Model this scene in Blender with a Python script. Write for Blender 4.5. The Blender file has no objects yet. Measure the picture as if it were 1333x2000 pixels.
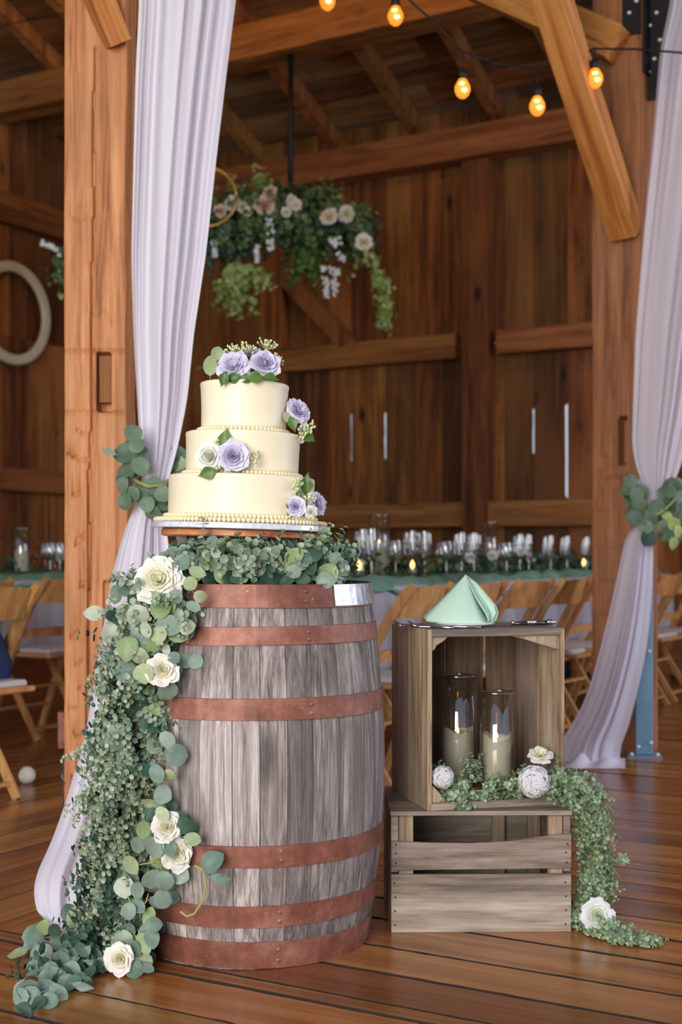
import bpy, bmesh, math, random
import numpy as np
from mathutils import Vector, Matrix, noise as mnoise
rnd = random.Random(7)
C = bpy.context.scene.collection
sc = bpy.context.scene
R = math.radians

# ---------------------------------------------------------------- camera, world, light, exposure
F, CX, HY, CH = 2600.0, 666.5, 1085.0, 0.95          # focal length in px (1333x2000), centre, horizon row, eye height
cam_d = bpy.data.cameras.new('camera'); cam = bpy.data.objects.new('camera', cam_d); C.objects.link(cam)
cam.location = (0, 0, CH); cam.rotation_euler = (R(90), 0, 0)
cam_d.sensor_fit = 'VERTICAL'; cam_d.sensor_height = 36; cam_d.sensor_width = 24
cam_d.lens = F / 2000 * 36; cam_d.shift_y = (HY - 1000) / 2000
cam_d.clip_start = 0.05; cam_d.clip_end = 500
cam_d.dof.use_dof = True; cam_d.dof.focus_distance = 3.15; cam_d.dof.aperture_fstop = 3.6
sc.camera = cam
sc.view_settings.view_transform = 'Standard'; sc.view_settings.look = 'None'
sc.view_settings.gamma = 1; sc.view_settings.use_curve_mapping = False
sc.view_settings.exposure = 0.08
sc.cycles.use_denoising = True
sc.cycles.max_bounces = 8; sc.cycles.transparent_max_bounces = 24
sc.cycles.caustics_reflective = False; sc.cycles.caustics_refractive = False
sc.cycles.sample_clamp_indirect = 4

w = bpy.data.worlds.new('sky'); sc.world = w; w.use_nodes = True
nt = w.node_tree; nt.nodes.clear()
o_ = nt.nodes.new('ShaderNodeOutputWorld'); b_ = nt.nodes.new('ShaderNodeBackground')
g_ = nt.nodes.new('ShaderNodeTexCoord'); s_ = nt.nodes.new('ShaderNodeSeparateXYZ'); r_ = nt.nodes.new('ShaderNodeValToRGB')
nt.links.new(g_.outputs['Generated'], s_.inputs[0]); nt.links.new(s_.outputs[2], r_.inputs[0])
r_.color_ramp.elements[0].position = 0.0; r_.color_ramp.elements[0].color = (0.80, 0.88, 1.0, 1)
r_.color_ramp.elements[1].position = 0.8; r_.color_ramp.elements[1].color = (0.52, 0.66, 1.0, 1)
nt.links.new(r_.outputs[0], b_.inputs[0]); nt.links.new(b_.outputs[0], o_.inputs[0])
b_.inputs[1].default_value = 0.70

def area(name, loc, target, sx, sy, power, col):
    l = bpy.data.lights.new(name, 'AREA'); l.shape = 'RECTANGLE'; l.size = sx; l.size_y = sy
    l.energy = power; l.color = col
    o = bpy.data.objects.new(name, l); C.objects.link(o); o.location = loc
    o.rotation_euler = (Vector(target) - Vector(loc)).to_track_quat('-Z', 'Y').to_euler()
    return o
# soft daylight of the big open barn door behind the camera, and of the open side on the right
area('door_daylight', (-2.0, -2.4, 1.85), (-0.6, 4.0, 1.55), 3.0, 3.6, 420, (1.0, 0.95, 0.90))
area('side_daylight', (6.2, 4.5, 2.4), (0.5, 5.5, 1.0), 3.0, 3.0, 170, (0.80, 0.84, 1.0))

# ---------------------------------------------------------------- helpers
U = Vector((math.cos(R(30)), -math.sin(R(30)), 0))     # along the planks and the back wall
V = Vector((math.sin(R(30)), math.cos(R(30)), 0))      # across, away from the camera
def AB(a, b, z=0.0): return U * a + V * b + Vector((0, 0, z))
def W(x, y, Y): return Vector(((x - CX) / F * Y, Y, CH - (y - HY) / F * Y))
def Ya(x, a): t = (x - CX) / F; return a / (t * U.x + U.y)       # depth where column x meets the line of constant a
def Yb(x, b): t = (x - CX) / F; return b / (t * V.x + V.y)

def mesh_obj(name, verts, faces, mat=None, parent=None, smooth=False, loc=None, data=None):
    me = data
    if me is None:
        me = bpy.data.meshes.new(name)
        me.from_pydata([tuple(v) for v in verts], [], [tuple(f) for f in faces]); me.update()
        if smooth: me.polygons.foreach_set('use_smooth', [True] * len(me.polygons))
        if mat is not None: me.materials.append(mat)
    o = bpy.data.objects.new(name, me); C.objects.link(o)
    if parent is not None: o.parent = parent
    if loc is not None: o.location = loc
    return o

class MB:
    """collects shapes of ONE object"""
    def __init__(s): s.v = []; s.f = []; s.sm = []
    def add(s, vs, fs, M=None, smooth=False):
        n = len(s.v)
        if M is not None: vs = [M @ Vector(v) for v in vs]
        s.v += [tuple(v) for v in vs]; s.f += [tuple(i + n for i in f) for f in fs]; s.sm += [smooth] * len(fs)
        return s
    def box(s, c, d, M=None, bev=0.0):
        x, y, z = d[0] / 2, d[1] / 2, d[2] / 2
        bm = bmesh.new(); bmesh.ops.create_cube(bm, size=1)
        for v in bm.verts: v.co = Vector((v.co.x * 2 * x, v.co.y * 2 * y, v.co.z * 2 * z))
        if bev > 0: bmesh.ops.bevel(bm, geom=list(bm.edges), offset=bev, segments=1, affect='EDGES', profile=0.5)
        T = Matrix.Translation(Vector(c))
        if M is not None: T = M @ T
        bm.verts.index_update()
        s.add([T @ v.co for v in bm.verts], [[v.index for v in f.verts] for f in bm.faces]); bm.free(); return s
    def bar(s, p0, p1, wx, wy, up=(0, 0, 1), bev=0.0):
        p0, p1 = Vector(p0), Vector(p1); z = (p1 - p0); L = z.length; z.normalize()
        x = Vector(up).cross(z)
        if x.length < 1e-4: x = Vector((1, 0, 0))
        x.normalize(); y = z.cross(x)
        M = Matrix((x, y, z)).transposed().to_4x4(); M.translation = (p0 + p1) / 2
        return s.box((0, 0, 0), (wx, wy, L), M, bev)
    def tube(s, pts, r, n=8, caps=True):
        pts = [Vector(p) for p in pts]; rs = r if hasattr(r, '__len__') else [r] * len(pts)
        vs = []; fs = []; prev = None
        for i, p in enumerate(pts):
            t = (pts[min(i + 1, len(pts) - 1)] - pts[max(i - 1, 0)]).normalized()
            x = (prev - t * prev.dot(t)) if prev is not None else t.orthogonal()
            if x.length < 1e-6: x = t.orthogonal()
            x.normalize(); prev = x; y = t.cross(x)
            for k in range(n):
                a = 2 * math.pi * k / n; vs.append(p + (x * math.cos(a) + y * math.sin(a)) * rs[i])
        for i in range(len(pts) - 1):
            for k in range(n):
                k2 = (k + 1) % n; fs.append((i * n + k, i * n + k2, (i + 1) * n + k2, (i + 1) * n + k))
        if caps: fs.append(tuple(range(n))[::-1]); fs.append(tuple((len(pts) - 1) * n + k for k in range(n)))
        return s.add(vs, fs, None, True)
    def lathe(s, prof, n=24, M=None, smooth=True, cap0=False, cap1=False):
        vs = []; fs = []
        for (r, z) in prof:
            for k in range(n):
                a = 2 * math.pi * k / n; vs.append((r * math.cos(a), r * math.sin(a), z))
        for i in range(len(prof) - 1):
            for k in range(n):
                k2 = (k + 1) % n; fs.append((i * n + k, i * n + k2, (i + 1) * n + k2, (i + 1) * n + k))
        if cap0: fs.append(tuple(range(n))[::-1])
        if cap1: fs.append(tuple((len(prof) - 1) * n + k for k in range(n)))
        return s.add(vs, fs, M, smooth)
    def build(s, name, mat=None, parent=None, origin=None):
        o_ = Vector(origin) if origin is not None else Vector((0, 0, 0))
        me = bpy.data.meshes.new(name)
        me.from_pydata([tuple(Vector(v) - o_) for v in s.v], [], s.f); me.update()
        me.polygons.foreach_set('use_smooth', s.sm)
        if mat is not None: me.materials.append(mat)
        o = bpy.data.objects.new(name, me); C.objects.link(o)
        if parent is not None: o.parent = parent
        return o

def empty(name, loc=(0, 0, 0), rz=0.0, parent=None):
    o = bpy.data.objects.new(name, None); C.objects.link(o); o.location = loc; o.rotation_euler = (0, 0, rz)
    o.empty_display_size = 0.1
    if parent: o.parent = parent
    return o
def tag(o, label=None, cat=None, group=None, kind=None):
    if label: o['label'] = label
    if cat: o['category'] = cat
    if group: o['group'] = group
    if kind: o['kind'] = kind
    return o
def kids(o): return [c for c in bpy.data.objects if c.parent is o]
def copy_tree(o, parent=None):
    c = o.copy(); C.objects.link(c); c.parent = parent
    for ch in TREE.get(o.name, []): copy_tree(ch, c)
    return c
TREE = {}
def remember(o):
    ks = kids(o)
    if ks: TREE[o.name] = ks
    for k in ks: remember(k)
def share(name, src, parent, loc=None, rot=None, scale=None, mat=None):
    o = bpy.data.objects.new(name, src.data if hasattr(src, 'data') else src); C.objects.link(o)
    o.parent = parent
    if loc is not None: o.location = loc
    if rot is not None: o.rotation_mode = 'QUATERNION'; o.rotation_quaternion = rot
    if scale is not None: o.scale = (scale,) * 3 if not hasattr(scale, '__len__') else scale
    return o
def interp(x, xs, ys): return float(np.interp(x, xs, ys))

# ---------------------------------------------------------------- materials
def new_mat(name):
    m = bpy.data.materials.new(name); m.use_nodes = True
    return m, m.node_tree, m.node_tree.nodes['Principled BSDF']
def N(nt, t, **kw):
    n = nt.nodes.new('ShaderNode' + t)
    for k, v in kw.items():
        if k in n.inputs: n.inputs[k].default_value = v
        else: setattr(n, k, v)
    return n
def ramp(nt, src, stops):
    r = nt.nodes.new('ShaderNodeValToRGB'); cr = r.color_ramp
    while len(cr.elements) < len(stops): cr.elements.new(0.5)
    for e, (p, c) in zip(cr.elements, stops): e.position = p; e.color = (*c, 1) if len(c) == 3 else c
    nt.links.new(src, r.inputs[0]); return r
def plain(name, col, rough=0.6, metal=0.0, noise=0.0, nscale=40, bump=0.0, spec=0.5, sub=0.0, rand=0.0, island=0.0, sheen=0.0, trans=0.0):
    m, nt, p = new_mat(name)
    p.inputs['Roughness'].default_value = rough; p.inputs['Metallic'].default_value = metal
    p.inputs['Specular IOR Level'].default_value = spec
    p.inputs['Base Color'].default_value = (*col, 1)
    out = None
    tc = N(nt, 'TexCoord')
    if noise or bump:
        nz = N(nt, 'TexNoise', Scale=nscale, Detail=5.0); nt.links.new(tc.outputs['Object'], nz.inputs['Vector'])
    if noise:
        r = ramp(nt, nz.outputs['Fac'], [(0.3, tuple(c * (1 - noise) for c in col)), (0.7, tuple(min(1, c * (1 + noise * 0.6)) for c in col))])
        out = r.outputs[0]
    if rand or island:
        hs = N(nt, 'HueSaturation'); 
        if out is not None: nt.links.new(out, hs.inputs['Color'])
        else: hs.inputs['Color'].default_value = (*col, 1)
        amt = rand or island
        if island: g = N(nt, 'NewGeometry'); src = g.outputs['Random Per Island']
        else: g = N(nt, 'ObjectInfo'); src = g.outputs['Random']
        mr = N(nt, 'MapRange'); mr.inputs['To Min'].default_value = 1 - amt; mr.inputs['To Max'].default_value = 1 + amt
        nt.links.new(src, mr.inputs['Value']); nt.links.new(mr.outputs[0], hs.inputs['Value'])
        mh = N(nt, 'MapRange'); mh.inputs['To Min'].default_value = 0.5 - amt * 0.06; mh.inputs['To Max'].default_value = 0.5 + amt * 0.06
        wn = N(nt, 'TexWhiteNoise', noise_dimensions='1D'); nt.links.new(src, wn.inputs['W']); nt.links.new(wn.outputs['Value'], mh.inputs['Value'])
        nt.links.new(mh.outputs[0], hs.inputs['Hue'])
        out = hs.outputs[0]
    if out is not None: nt.links.new(out, p.inputs['Base Color'])
    if bump:
        b = N(nt, 'Bump', Strength=bump, Distance=0.01); nt.links.new(nz.outputs['Fac'], b.inputs['Height']); nt.links.new(b.outputs[0], p.inputs['Normal'])
    if sub:
        p.inputs['Subsurface Weight'].default_value = sub; p.inputs['Subsurface Radius'].default_value = (0.02, 0.012, 0.006); p.inputs['Subsurface Scale'].default_value = 0.5
    if trans:
        tr = N(nt, 'BsdfTranslucent'); mx = N(nt, 'MixShader', Fac=trans)
        if out is not None: nt.links.new(out, tr.inputs['Color'])
        else: tr.inputs['Color'].default_value = (*col, 1)
        o = nt.nodes['Material Output']; nt.links.new(p.outputs[0], mx.inputs[1]); nt.links.new(tr.outputs[0], mx.inputs[2]); nt.links.new(mx.outputs[0], o.inputs[0])
    return m

def wood(name, dark, mid, light, axis=0, grain=26, stretch=0.06, rough=0.6, bump=0.25, knots=0.0, patch=None, patch_amt=0.5, vary=0.25, hue=0.01, spec=0.35, patch_scale=3.0, rough_var=0.0):
    """sawn / weathered timber: fine grain along one local axis, blotches, knots, every board a little different"""
    m, nt, p = new_mat(name); L = nt.links.new
    tc = N(nt, 'TexCoord'); oi = N(nt, 'ObjectInfo')
    off = N(nt, 'VectorMath', operation='SCALE'); off.inputs[0].default_value = (17, 31, 43); L(oi.outputs['Random'], off.inputs['Scale'])
    ad = N(nt, 'VectorMath', operation='ADD'); L(tc.outputs['Object'], ad.inputs[0]); L(off.outputs[0], ad.inputs[1])
    mp = N(nt, 'Mapping'); s = [1, 1, 1]; s[axis] = stretch; mp.inputs['Scale'].default_value = s; L(ad.outputs[0], mp.inputs['Vector'])
    n1 = N(nt, 'TexNoise', Scale=grain, Detail=8.0, Roughness=0.65, Distortion=0.6); L(mp.outputs[0], n1.inputs['Vector'])
    n2 = N(nt, 'TexNoise', Scale=grain * 5, Detail=4.0); L(mp.outputs[0], n2.inputs['Vector'])
    mixn = N(nt, 'Math', operation='MULTIPLY_ADD'); mixn.inputs[1].default_value = 0.35; L(n2.outputs['Fac'], mixn.inputs[0]); 
    sub = N(nt, 'Math', operation='MULTIPLY_ADD'); sub.inputs[1].default_value = 1.0; sub.inputs[2].default_value = -0.175
    L(n1.outputs['Fac'], sub.inputs[0]); L(sub.outputs[0], mixn.inputs[2])
    r = ramp(nt, mixn.outputs[0], [(0.30, dark), (0.48, mid), (0.70, light)])
    col = r.outputs[0]
    if patch is not None:
        n3 = N(nt, 'TexNoise', Scale=patch_scale, Detail=5.0, Roughness=0.6); mp3 = N(nt, 'Mapping'); s3 = [1, 1, 1]; s3[axis] = 0.35; mp3.inputs['Scale'].default_value = s3
        L(ad.outputs[0], mp3.inputs['Vector']); L(mp3.outputs[0], n3.inputs['Vector'])
        r3 = ramp(nt, n3.outputs['Fac'], [(0.45, (0, 0, 0)), (0.65, (patch_amt,) * 3)])
        mx = N(nt, 'MixRGB', blend_type='MIX'); L(r3.outputs[0], mx.inputs[0]); L(col, mx.inputs[1]); mx.inputs[2].default_value = (*patch, 1); col = mx.outputs[0]
    if knots:
        vo = N(nt, 'TexVoronoi', Scale=3.2); mpk = N(nt, 'Mapping'); sk = [1, 1, 1]; sk[axis] = 0.45; mpk.inputs['Scale'].default_value = sk
        L(ad.outputs[0], mpk.inputs['Vector']); L(mpk.outputs[0], vo.inputs['Vector'])
        rk = ramp(nt, vo.outputs['Distance'], [(0.05, (knots,) * 3), (0.13, (0, 0, 0))])
        mk = N(nt, 'MixRGB', blend_type='MIX'); L(rk.outputs[0], mk.inputs[0]); L(col, mk.inputs[1]); mk.inputs[2].default_value = (*[c * 0.35 for c in dark], 1); col = mk.outputs[0]
    hs = N(nt, 'HueSaturation'); L(col, hs.inputs['Color'])
    mr = N(nt, 'MapRange'); mr.inputs['To Min'].default_value = 1 - vary; mr.inputs['To Max'].default_value = 1 + vary; L(oi.outputs['Random'], mr.inputs['Value']); L(mr.outputs[0], hs.inputs['Value'])
    wn = N(nt, 'TexWhiteNoise', noise_dimensions='1D'); L(oi.outputs['Random'], wn.inputs['W'])
    mh = N(nt, 'MapRange'); mh.inputs['To Min'].default_value = 0.5 - hue; mh.inputs['To Max'].default_value = 0.5 + hue; L(wn.outputs['Value'], mh.inputs['Value']); L(mh.outputs[0], hs.inputs['Hue'])
    L(hs.outputs[0], p.inputs['Base Color'])
    p.inputs['Roughness'].default_value = rough; p.inputs['Specular IOR Level'].default_value = spec
    if rough_var:
        rr = N(nt, 'MapRange'); rr.inputs['To Min'].default_value = rough - rough_var; rr.inputs['To Max'].default_value = rough + rough_var
        L(n1.outputs['Fac'], rr.inputs['Value']); L(rr.outputs[0], p.inputs['Roughness'])
    b = N(nt, 'Bump', Strength=bump, Distance=0.004); L(mixn.outputs[0], b.inputs['Height']); L(b.outputs[0], p.inputs['Normal'])
    return m

def glass(name, tint=(1, 1, 1), amount=0.0):
    """thin clear glass: sees through, mirrors at grazing angles"""
    m, nt, p = new_mat(name); L = nt.links.new; nt.nodes.remove(p)
    t = N(nt, 'BsdfTransparent'); t.inputs[0].default_value = (*tint, 1)
    g = N(nt, 'BsdfGlossy', Roughness=0.02); fr = N(nt, 'LayerWeight', Blend=0.5)
    pw = N(nt, 'Math', operation='POWER'); pw.inputs[1].default_value = 4.0; L(fr.outputs['Facing'], pw.inputs[0])
    ad = N(nt, 'Math', operation='MULTIPLY_ADD'); ad.inputs[1].default_value = 0.7; ad.inputs[2].default_value = 0.06 + amount; ad.use_clamp = True
    L(pw.outputs[0], ad.inputs[0]); mx = N(nt, 'MixShader'); L(ad.outputs[0], mx.inputs[0]); L(t.outputs[0], mx.inputs[1]); L(g.outputs[0], mx.inputs[2])
    L(mx.outputs[0], nt.nodes['Material Output'].inputs[0]); return m
def emit(name, col, st):
    m, nt, p = new_mat(name); p.inputs['Base Color'].default_value = (*col, 1)
    p.inputs['Emission Color'].default_value = (*col, 1); p.inputs['Emission Strength'].default_value = st; return m

M = {}
M['post'] = wood('hewn_orange_wood', (0.24, 0.075, 0.024), (0.52, 0.200, 0.070), (0.68, 0.33, 0.15), axis=2, grain=24, stretch=0.05, rough=0.62, bump=0.5, knots=0.6, patch=(0.36, 0.16, 0.06), patch_amt=0.55, vary=0.03, patch_scale=5)
M['post_far'] = wood('hewn_brown_wood', (0.15, 0.050, 0.016), (0.33, 0.125, 0.042), (0.46, 0.20, 0.08), axis=2, grain=20, stretch=0.05, rough=0.65, bump=0.3, knots=0.5, patch=(0.13, 0.08, 0.06), patch_amt=0.45, vary=0.03)
M['beam'] = wood('old_beam_wood', (0.12, 0.040, 0.011), (0.25, 0.092, 0.026), (0.38, 0.165, 0.050), axis=2, grain=14, stretch=0.05, rough=0.7, bump=0.3, knots=0.4, vary=0.15)
M['brace'] = wood('brace_wood', (0.22, 0.060, 0.015), (0.46, 0.155, 0.035), (0.62, 0.27, 0.085), axis=2, grain=16, stretch=0.05, rough=0.6, bump=0.3, knots=0.4, vary=0.08)
M['wall'] = wood('barn_siding', (0.040, 0.011, 0.003), (0.135, 0.043, 0.010), (0.28, 0.105, 0.026), axis=2, grain=14, stretch=0.05, rough=0.75, bump=0.3, knots=0.95, patch=(0.34, 0.145, 0.040), patch_amt=0.6, vary=0.5, patch_scale=1.5)
M['roof'] = wood('roof_boards', (0.06, 0.020, 0.007), (0.17, 0.062, 0.020), (0.32, 0.15, 0.06), axis=0, grain=14, stretch=0.05, rough=0.7, bump=0.3, patch=(0.26, 0.20, 0.15), patch_amt=0.5, vary=0.4, patch_scale=2.0)
M['floor'] = wood('floor_planks', (0.12, 0.034, 0.008), (0.33, 0.120, 0.026), (0.52, 0.225, 0.060), axis=0, grain=9, stretch=0.04, rough=0.24, bump=0.25, knots=0.4, patch=(0.13, 0.034, 0.010), patch_amt=0.65, vary=0.15, hue=0.007, spec=0.7, patch_scale=1.6, rough_var=0.12)
M['dark'] = plain('shadowed_subfloor', (0.02, 0.012, 0.008), 0.9)
M['steel'] = plain('blackened_steel', (0.02, 0.018, 0.02), 0.5, 0.6, 0.2)
M['bolt'] = plain('bright_bolt', (0.82, 0.80, 0.76), 0.4, 0.1)
M['bluesteel'] = plain('blue_painted_steel', (0.16, 0.30, 0.42), 0.35, 0.2, 0.15, 6)
M['hoopcurtain'] = None

def hewn(name, L, w, d, mat, parent=None, seed=0, amp=0.004, disp=None, dz=0.03, da=0.02, wob=0.004):
    """hand-hewn timber standing on its local origin along +Z: uneven faces, adze dents"""
    per = []; nw = max(2, int(w / da)); nd = max(2, int(d / da))
    for i in range(nw): per.append((-w / 2 + w * i / nw, -d / 2, 0, -w / 2 + w * i / nw))
    for i in range(nd): per.append((w / 2, -d / 2 + d * i / nd, 1, -d / 2 + d * i / nd))
    for i in range(nw): per.append((w / 2 - w * i / nw, d / 2, 2, w / 2 - w * i / nw))
    for i in range(nd): per.append((-w / 2, d / 2 - d * i / nd, 3, d / 2 - d * i / nd))
    nz = int(L / dz) + 1; vs = []; fs = []; n = len(per)
    nrm = [(0, -1), (1, 0), (0, 1), (-1, 0)]
    for j in range(nz):
        z = L * j / (nz - 1)
        wx = wob * mnoise.noise(Vector((seed, z * 0.8, 0))); wy = wob * mnoise.noise(Vector((seed + 9, z * 0.8, 3)))
        for (x, y, sd, u) in per:
            q = mnoise.noise(Vector((x * 7 + seed * 3, y * 7, z * 2.2))) + 0.5 * mnoise.noise(Vector((x * 22, y * 22 + seed, z * 7)))
            k = amp * q
            if disp: k -= disp(sd, u, z)
            cx = 0.0
            nx, ny = nrm[sd]
            # soft arris
            edge = max(abs(x) / (w / 2), 0) if sd in (0, 2) else abs(y) / (d / 2)
            if edge > 0.96: k -= 0.003 + 0.003 * mnoise.noise(Vector((seed, sd, z * 9)))
            vs.append((x + nx * k + wx, y + ny * k + wy, z))
    for j in range(nz - 1):
        for k in range(n):
            k2 = (k + 1) % n; fs.append((j * n + k, j * n + k2, (j + 1) * n + k2, (j + 1) * n + k))
    fs.append(tuple(range(n))[::-1]); fs.append(tuple((nz - 1) * n + k for k in range(n)))
    return mesh_obj(name, vs, fs, mat, parent)
def place_along(o, p0, p1, up=(0, 0, 1), twist=0.0):
    """put a +Z timber so that it runs from p0 to p1; local -Y faces away from `up` cross"""
    p0, p1 = Vector(p0), Vector(p1); z = (p1 - p0).normalized(); x = Vector(up).cross(z)
    if x.length < 1e-4: x = Vector((1, 0, 0))
    x.normalize(); y = z.cross(x); m = Matrix((x, y, z)).transposed().to_4x4() @ Matrix.Rotation(twist, 4, 'Z'); m.translation = p0
    o.matrix_world = m; return o
# ---------------------------------------------------------------- floor: planks one by one
floor = mesh_obj('floor', [AB(-9.2, -2.4, -0.10), AB(5, -2.4, -0.10), AB(5, 10.4, -0.10), AB(-9.2, 10.4, -0.10),
                           AB(-9.2, -2.4, -0.045), AB(5, -2.4, -0.045), AB(5, 10.4, -0.045), AB(-9.2, 10.4, -0.045)],
                 [(3, 2, 1, 0), (4, 5, 6, 7), (0, 1, 5, 4), (1, 2, 6, 5), (2, 3, 7, 6), (3, 0, 4, 7)], M['dark'])
tag(floor, kind='structure')
def plank(a0, a1, b0, b1, along_u, jag):
    """one floor plank, long edges slightly ragged, arris rounded, top at z=0"""
    g = 0.003 if jag else 0.0012
    L = (a1 - a0) if along_u else (b1 - b0); wd = (b1 - b0) if along_u else (a1 - a0)
    n = max(4, int(L / (0.035 if jag else 0.22))); vs = []; fs = []
    hz = rnd.uniform(-0.0015, 0.001)
    pw_ = rnd.choice([0.1, 0.3, 1.0, 1.2]); e1 = [rnd.uniform(-1, 1) * pw_ * (0.4 + abs(mnoise.noise(Vector((a0, b0, q_ * .06))))*2) for q_ in range(n + 1)]; e2 = [rnd.uniform(-1, 1) * 0.5 for _ in range(n + 1)]
    ja = 0.006 if jag else 0.001
    for i in range(n + 1):
        x = -L / 2 + g + (L - 2 * g) * i / n
        y0 = -wd / 2 + g + ja * max(0, e1[i]); y1 = wd / 2 - g - ja * max(0, e2[i])
        for (y, z) in ((y0 - ja * .3, -0.04), (y0, -0.006), (y0 + (0.003 if jag else 0.0012), 0), (y1 - (0.003 if jag else 0.0012), 0), (y1, -0.006), (y1 + ja * .3, -0.04)): vs.append((x, y, z + hz))
    for i in range(n):
        for k in range(5): fs.append((i * 6 + k, (i + 1) * 6 + k, (i + 1) * 6 + k + 1, i * 6 + k + 1))
    fs.append(tuple(range(6))[::-1]); fs.append(tuple(n * 6 + k for k in range(6)))
    fs = [f[::-1] for f in fs]
    o = mesh_obj('plank', vs, fs, M['floor'], floor)
    o.data.materials.append(M['dark'])          # tarred seams
    for pi, pg in enumerate(o.data.polygons): pg.material_index = 0 if (pi < n * 5 and pi % 5 == 2) else 1
    c = AB((a0 + a1) / 2, (b0 + b1) / 2); o.location = c; o.rotation_euler = (0, 0, R(-30) if along_u else R(60))
    return o
AS = -2.3   # the bay on the left is laid the other way
b = 1.28; row = 0
while b < 10.0:
    wd = rnd.uniform(0.165, 0.215); b1 = min(b + wd, 10.0)
    a0 = -6.0 if b < 2.485 else AS; a_end = 4.6
    if 2.3 < b < 2.485 and b1 >= 2.49: b1 = 2.49; a0 = -6.0
    cuts = [a0]; step = rnd.uniform(2.0, 3.6)
    while cuts[-1] + step < a_end - 1.0: cuts.append(cuts[-1] + step); step = rnd.uniform(2.6, 4.2)
    cuts.append(a_end)
    for i in range(len(cuts) - 1): plank(cuts[i], cuts[i + 1], b, b1, True, b < 3.4)
    b = b1; row += 1
a = -8.5
while a < AS - 0.01:
    a1 = min(a + rnd.uniform(0.165, 0.215), AS)
    if AS - a1 < 0.06: a1 = AS
    cut = rnd.uniform(4.2, 7.5)
    plank(a, a1, 2.49, cut, False, False); plank(a, a1, cut, 10.0, False, False); a = a1

# ---------------------------------------------------------------- back wall (b = 10) board by board
D = 10.0; AL = -8.5; PLATE = 4.30
wall_back = empty('wall_back', AB(AL, D, 0), R(-30)); tag(wall_back, kind='structure')
def board(parent, x0, x1, z0, z1, th, mat, slots=(), y=0.0):
    """upright wall board, outline with slot notches on its right edge; local x along wall"""
    left = [(x0, z0), (x0, z1)]; right = [(x1, z1)]
    for (s0, s1, sw) in sorted(slots, key=lambda q: -q[1]):
        right += [(x1, s1), (x1 - sw, s1 - 0.02)]
        n = 5
        for k in range(1, n): right.append((x1 - sw * rnd.uniform(0.75, 1.0), s1 - (s1 - s0) * k / n))
        right += [(x1 - sw * 0.9, s0 + 0.03), (x1, s0)]
    right.append((x1, z0)); pl = left + right; n = len(pl)
    cx, cz = (x0 + x1) / 2, (z0 + z1) / 2
    vs = [(px - cx, -th / 2, pz - cz) for px, pz in pl] + [(px - cx, th / 2, pz - cz) for px, pz in pl]
    fs = [tuple(range(n))[::-1], tuple(range(n, 2 * n))] + [(i, (i + 1) % n, (i + 1) % n + n, i + n) for i in range(n)]
    o = mesh_obj('board', vs, fs, mat, parent); o.location = (cx, y, cz); return o
def wx(px): # image column -> distance along the back wall from its left end
    Y = Yb(px, D); X = (px - CX) / F * Y; return Vector((X, Y, 0)).dot(U) - AL
def wz(px, py): return CH - (py - HY) / F * Yb(px, D)
slotdef = [(688, 805, 905, 0.020), (755, 803, 900, 0.024), (1045, 795, 890, 0.023), (1110, 787, 975, 0.026), (1312, 775, 872, 0.026), (820, 430, 640, 0.006)]
edges = []
x = 0.0; key = sorted(wx(s[0]) for s in slotdef if s[0] != 820)
pts = [0.0] + key + [9.6]
for i in range(len(pts) - 1):
    L_ = pts[i + 1] - pts[i]; n = max(1, round(L_ / 0.27)); ws = [rnd.uniform(0.8, 1.2) for _ in range(n)]; t = sum(ws)
    for q in ws: edges.append((x, x + q / t * L_)); x += q / t * L_
for (x0, x1) in edges:
    sl = [(wz(s[0], s[2]), wz(s[0], s[1]), s[3]) for s in slotdef if abs(wx(s[0]) - x1) < 0.005]
    j = 2.68 + rnd.uniform(-0.01, 0.01)
    yv = rnd.uniform(-0.006, 0.006)
    board(wall_back, x0 + 0.0015, x1 - 0.001, 0, j, 0.026, M['wall'], sl, yv)
    board(wall_back, x0 + 0.0015 + rnd.uniform(-0.0, 0.003), x1 - 0.001, j + 0.004, PLATE + 0.35, 0.026, M['wall'], (), yv - 0.01)
# battens nailed outside over the joints keep the daylight out except at the open cracks
for (x0, x1) in edges:
    if not any(abs(wx(s[0]) - x1) < 0.005 for s in slotdef if s[0] != 820):
        q = MB().box((x1, 0.03, 2.2), (0.06, 0.02, 4.7)).build('batten', M['wall'], wall_back)
    else:
        s = [s for s in slotdef if abs(wx(s[0]) - x1) < 0.005][0]
        za, zb = wz(s[0], s[2]), wz(s[0], s[1])
        MB().box((x1, 0.03, za / 2), (0.06, 0.02, za)).build('batten', M['wall'], wall_back)
        MB().box((x1, 0.03, (zb + 4.55) / 2), (0.06, 0.02, 4.55 - zb)).build('batten', M['wall'], wall_back)
# frame timbers on the wall: girts, plate, posts, a diagonal brace
def wall_timber(name, x0, x1, zc, hw, dp, parent=wall_back, seed=1, mat=None):
    o = hewn(name, x1 - x0, hw, dp, mat or M['beam'], parent, seed, 0.006, dz=0.12, da=0.06)
    o.rotation_euler = (0, R(90), 0); o.location = (x0, -dp / 2 - 0.024, zc); return o
wall_timber('girt', wx(545), wx(905), 2.66, 0.20, 0.13, seed=2); wall_timber('girt', wx(985), 9.6, 2.66, 0.19, 0.13, seed=5)
wall_timber('girt', 0.3, 9.6, 1.285, 0.20, 0.13, seed=3)
wall_timber('girt', 0.3, 9.6, 0.15, 0.20, 0.10, seed=6)
wall_timber('wall_plate', 0, 9.6, 4.28, 0.26, 0.20, seed=4)
for px, ww in ((945, 0.22), (1290, 0.2), (548, 0.2)):
    o = hewn('wall_post', 4.14, ww, 0.15, M['wall'], wall_back, px, 0.005, dz=0.12, da=0.06); o.location = (wx(px), -0.105, 0)
MB().bar((wx(560), -0.10, 3.45), (wx(700), -0.10, 2.72), 0.10, 0.14).build('diagonal_brace', M['wall'], wall_back)

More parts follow.
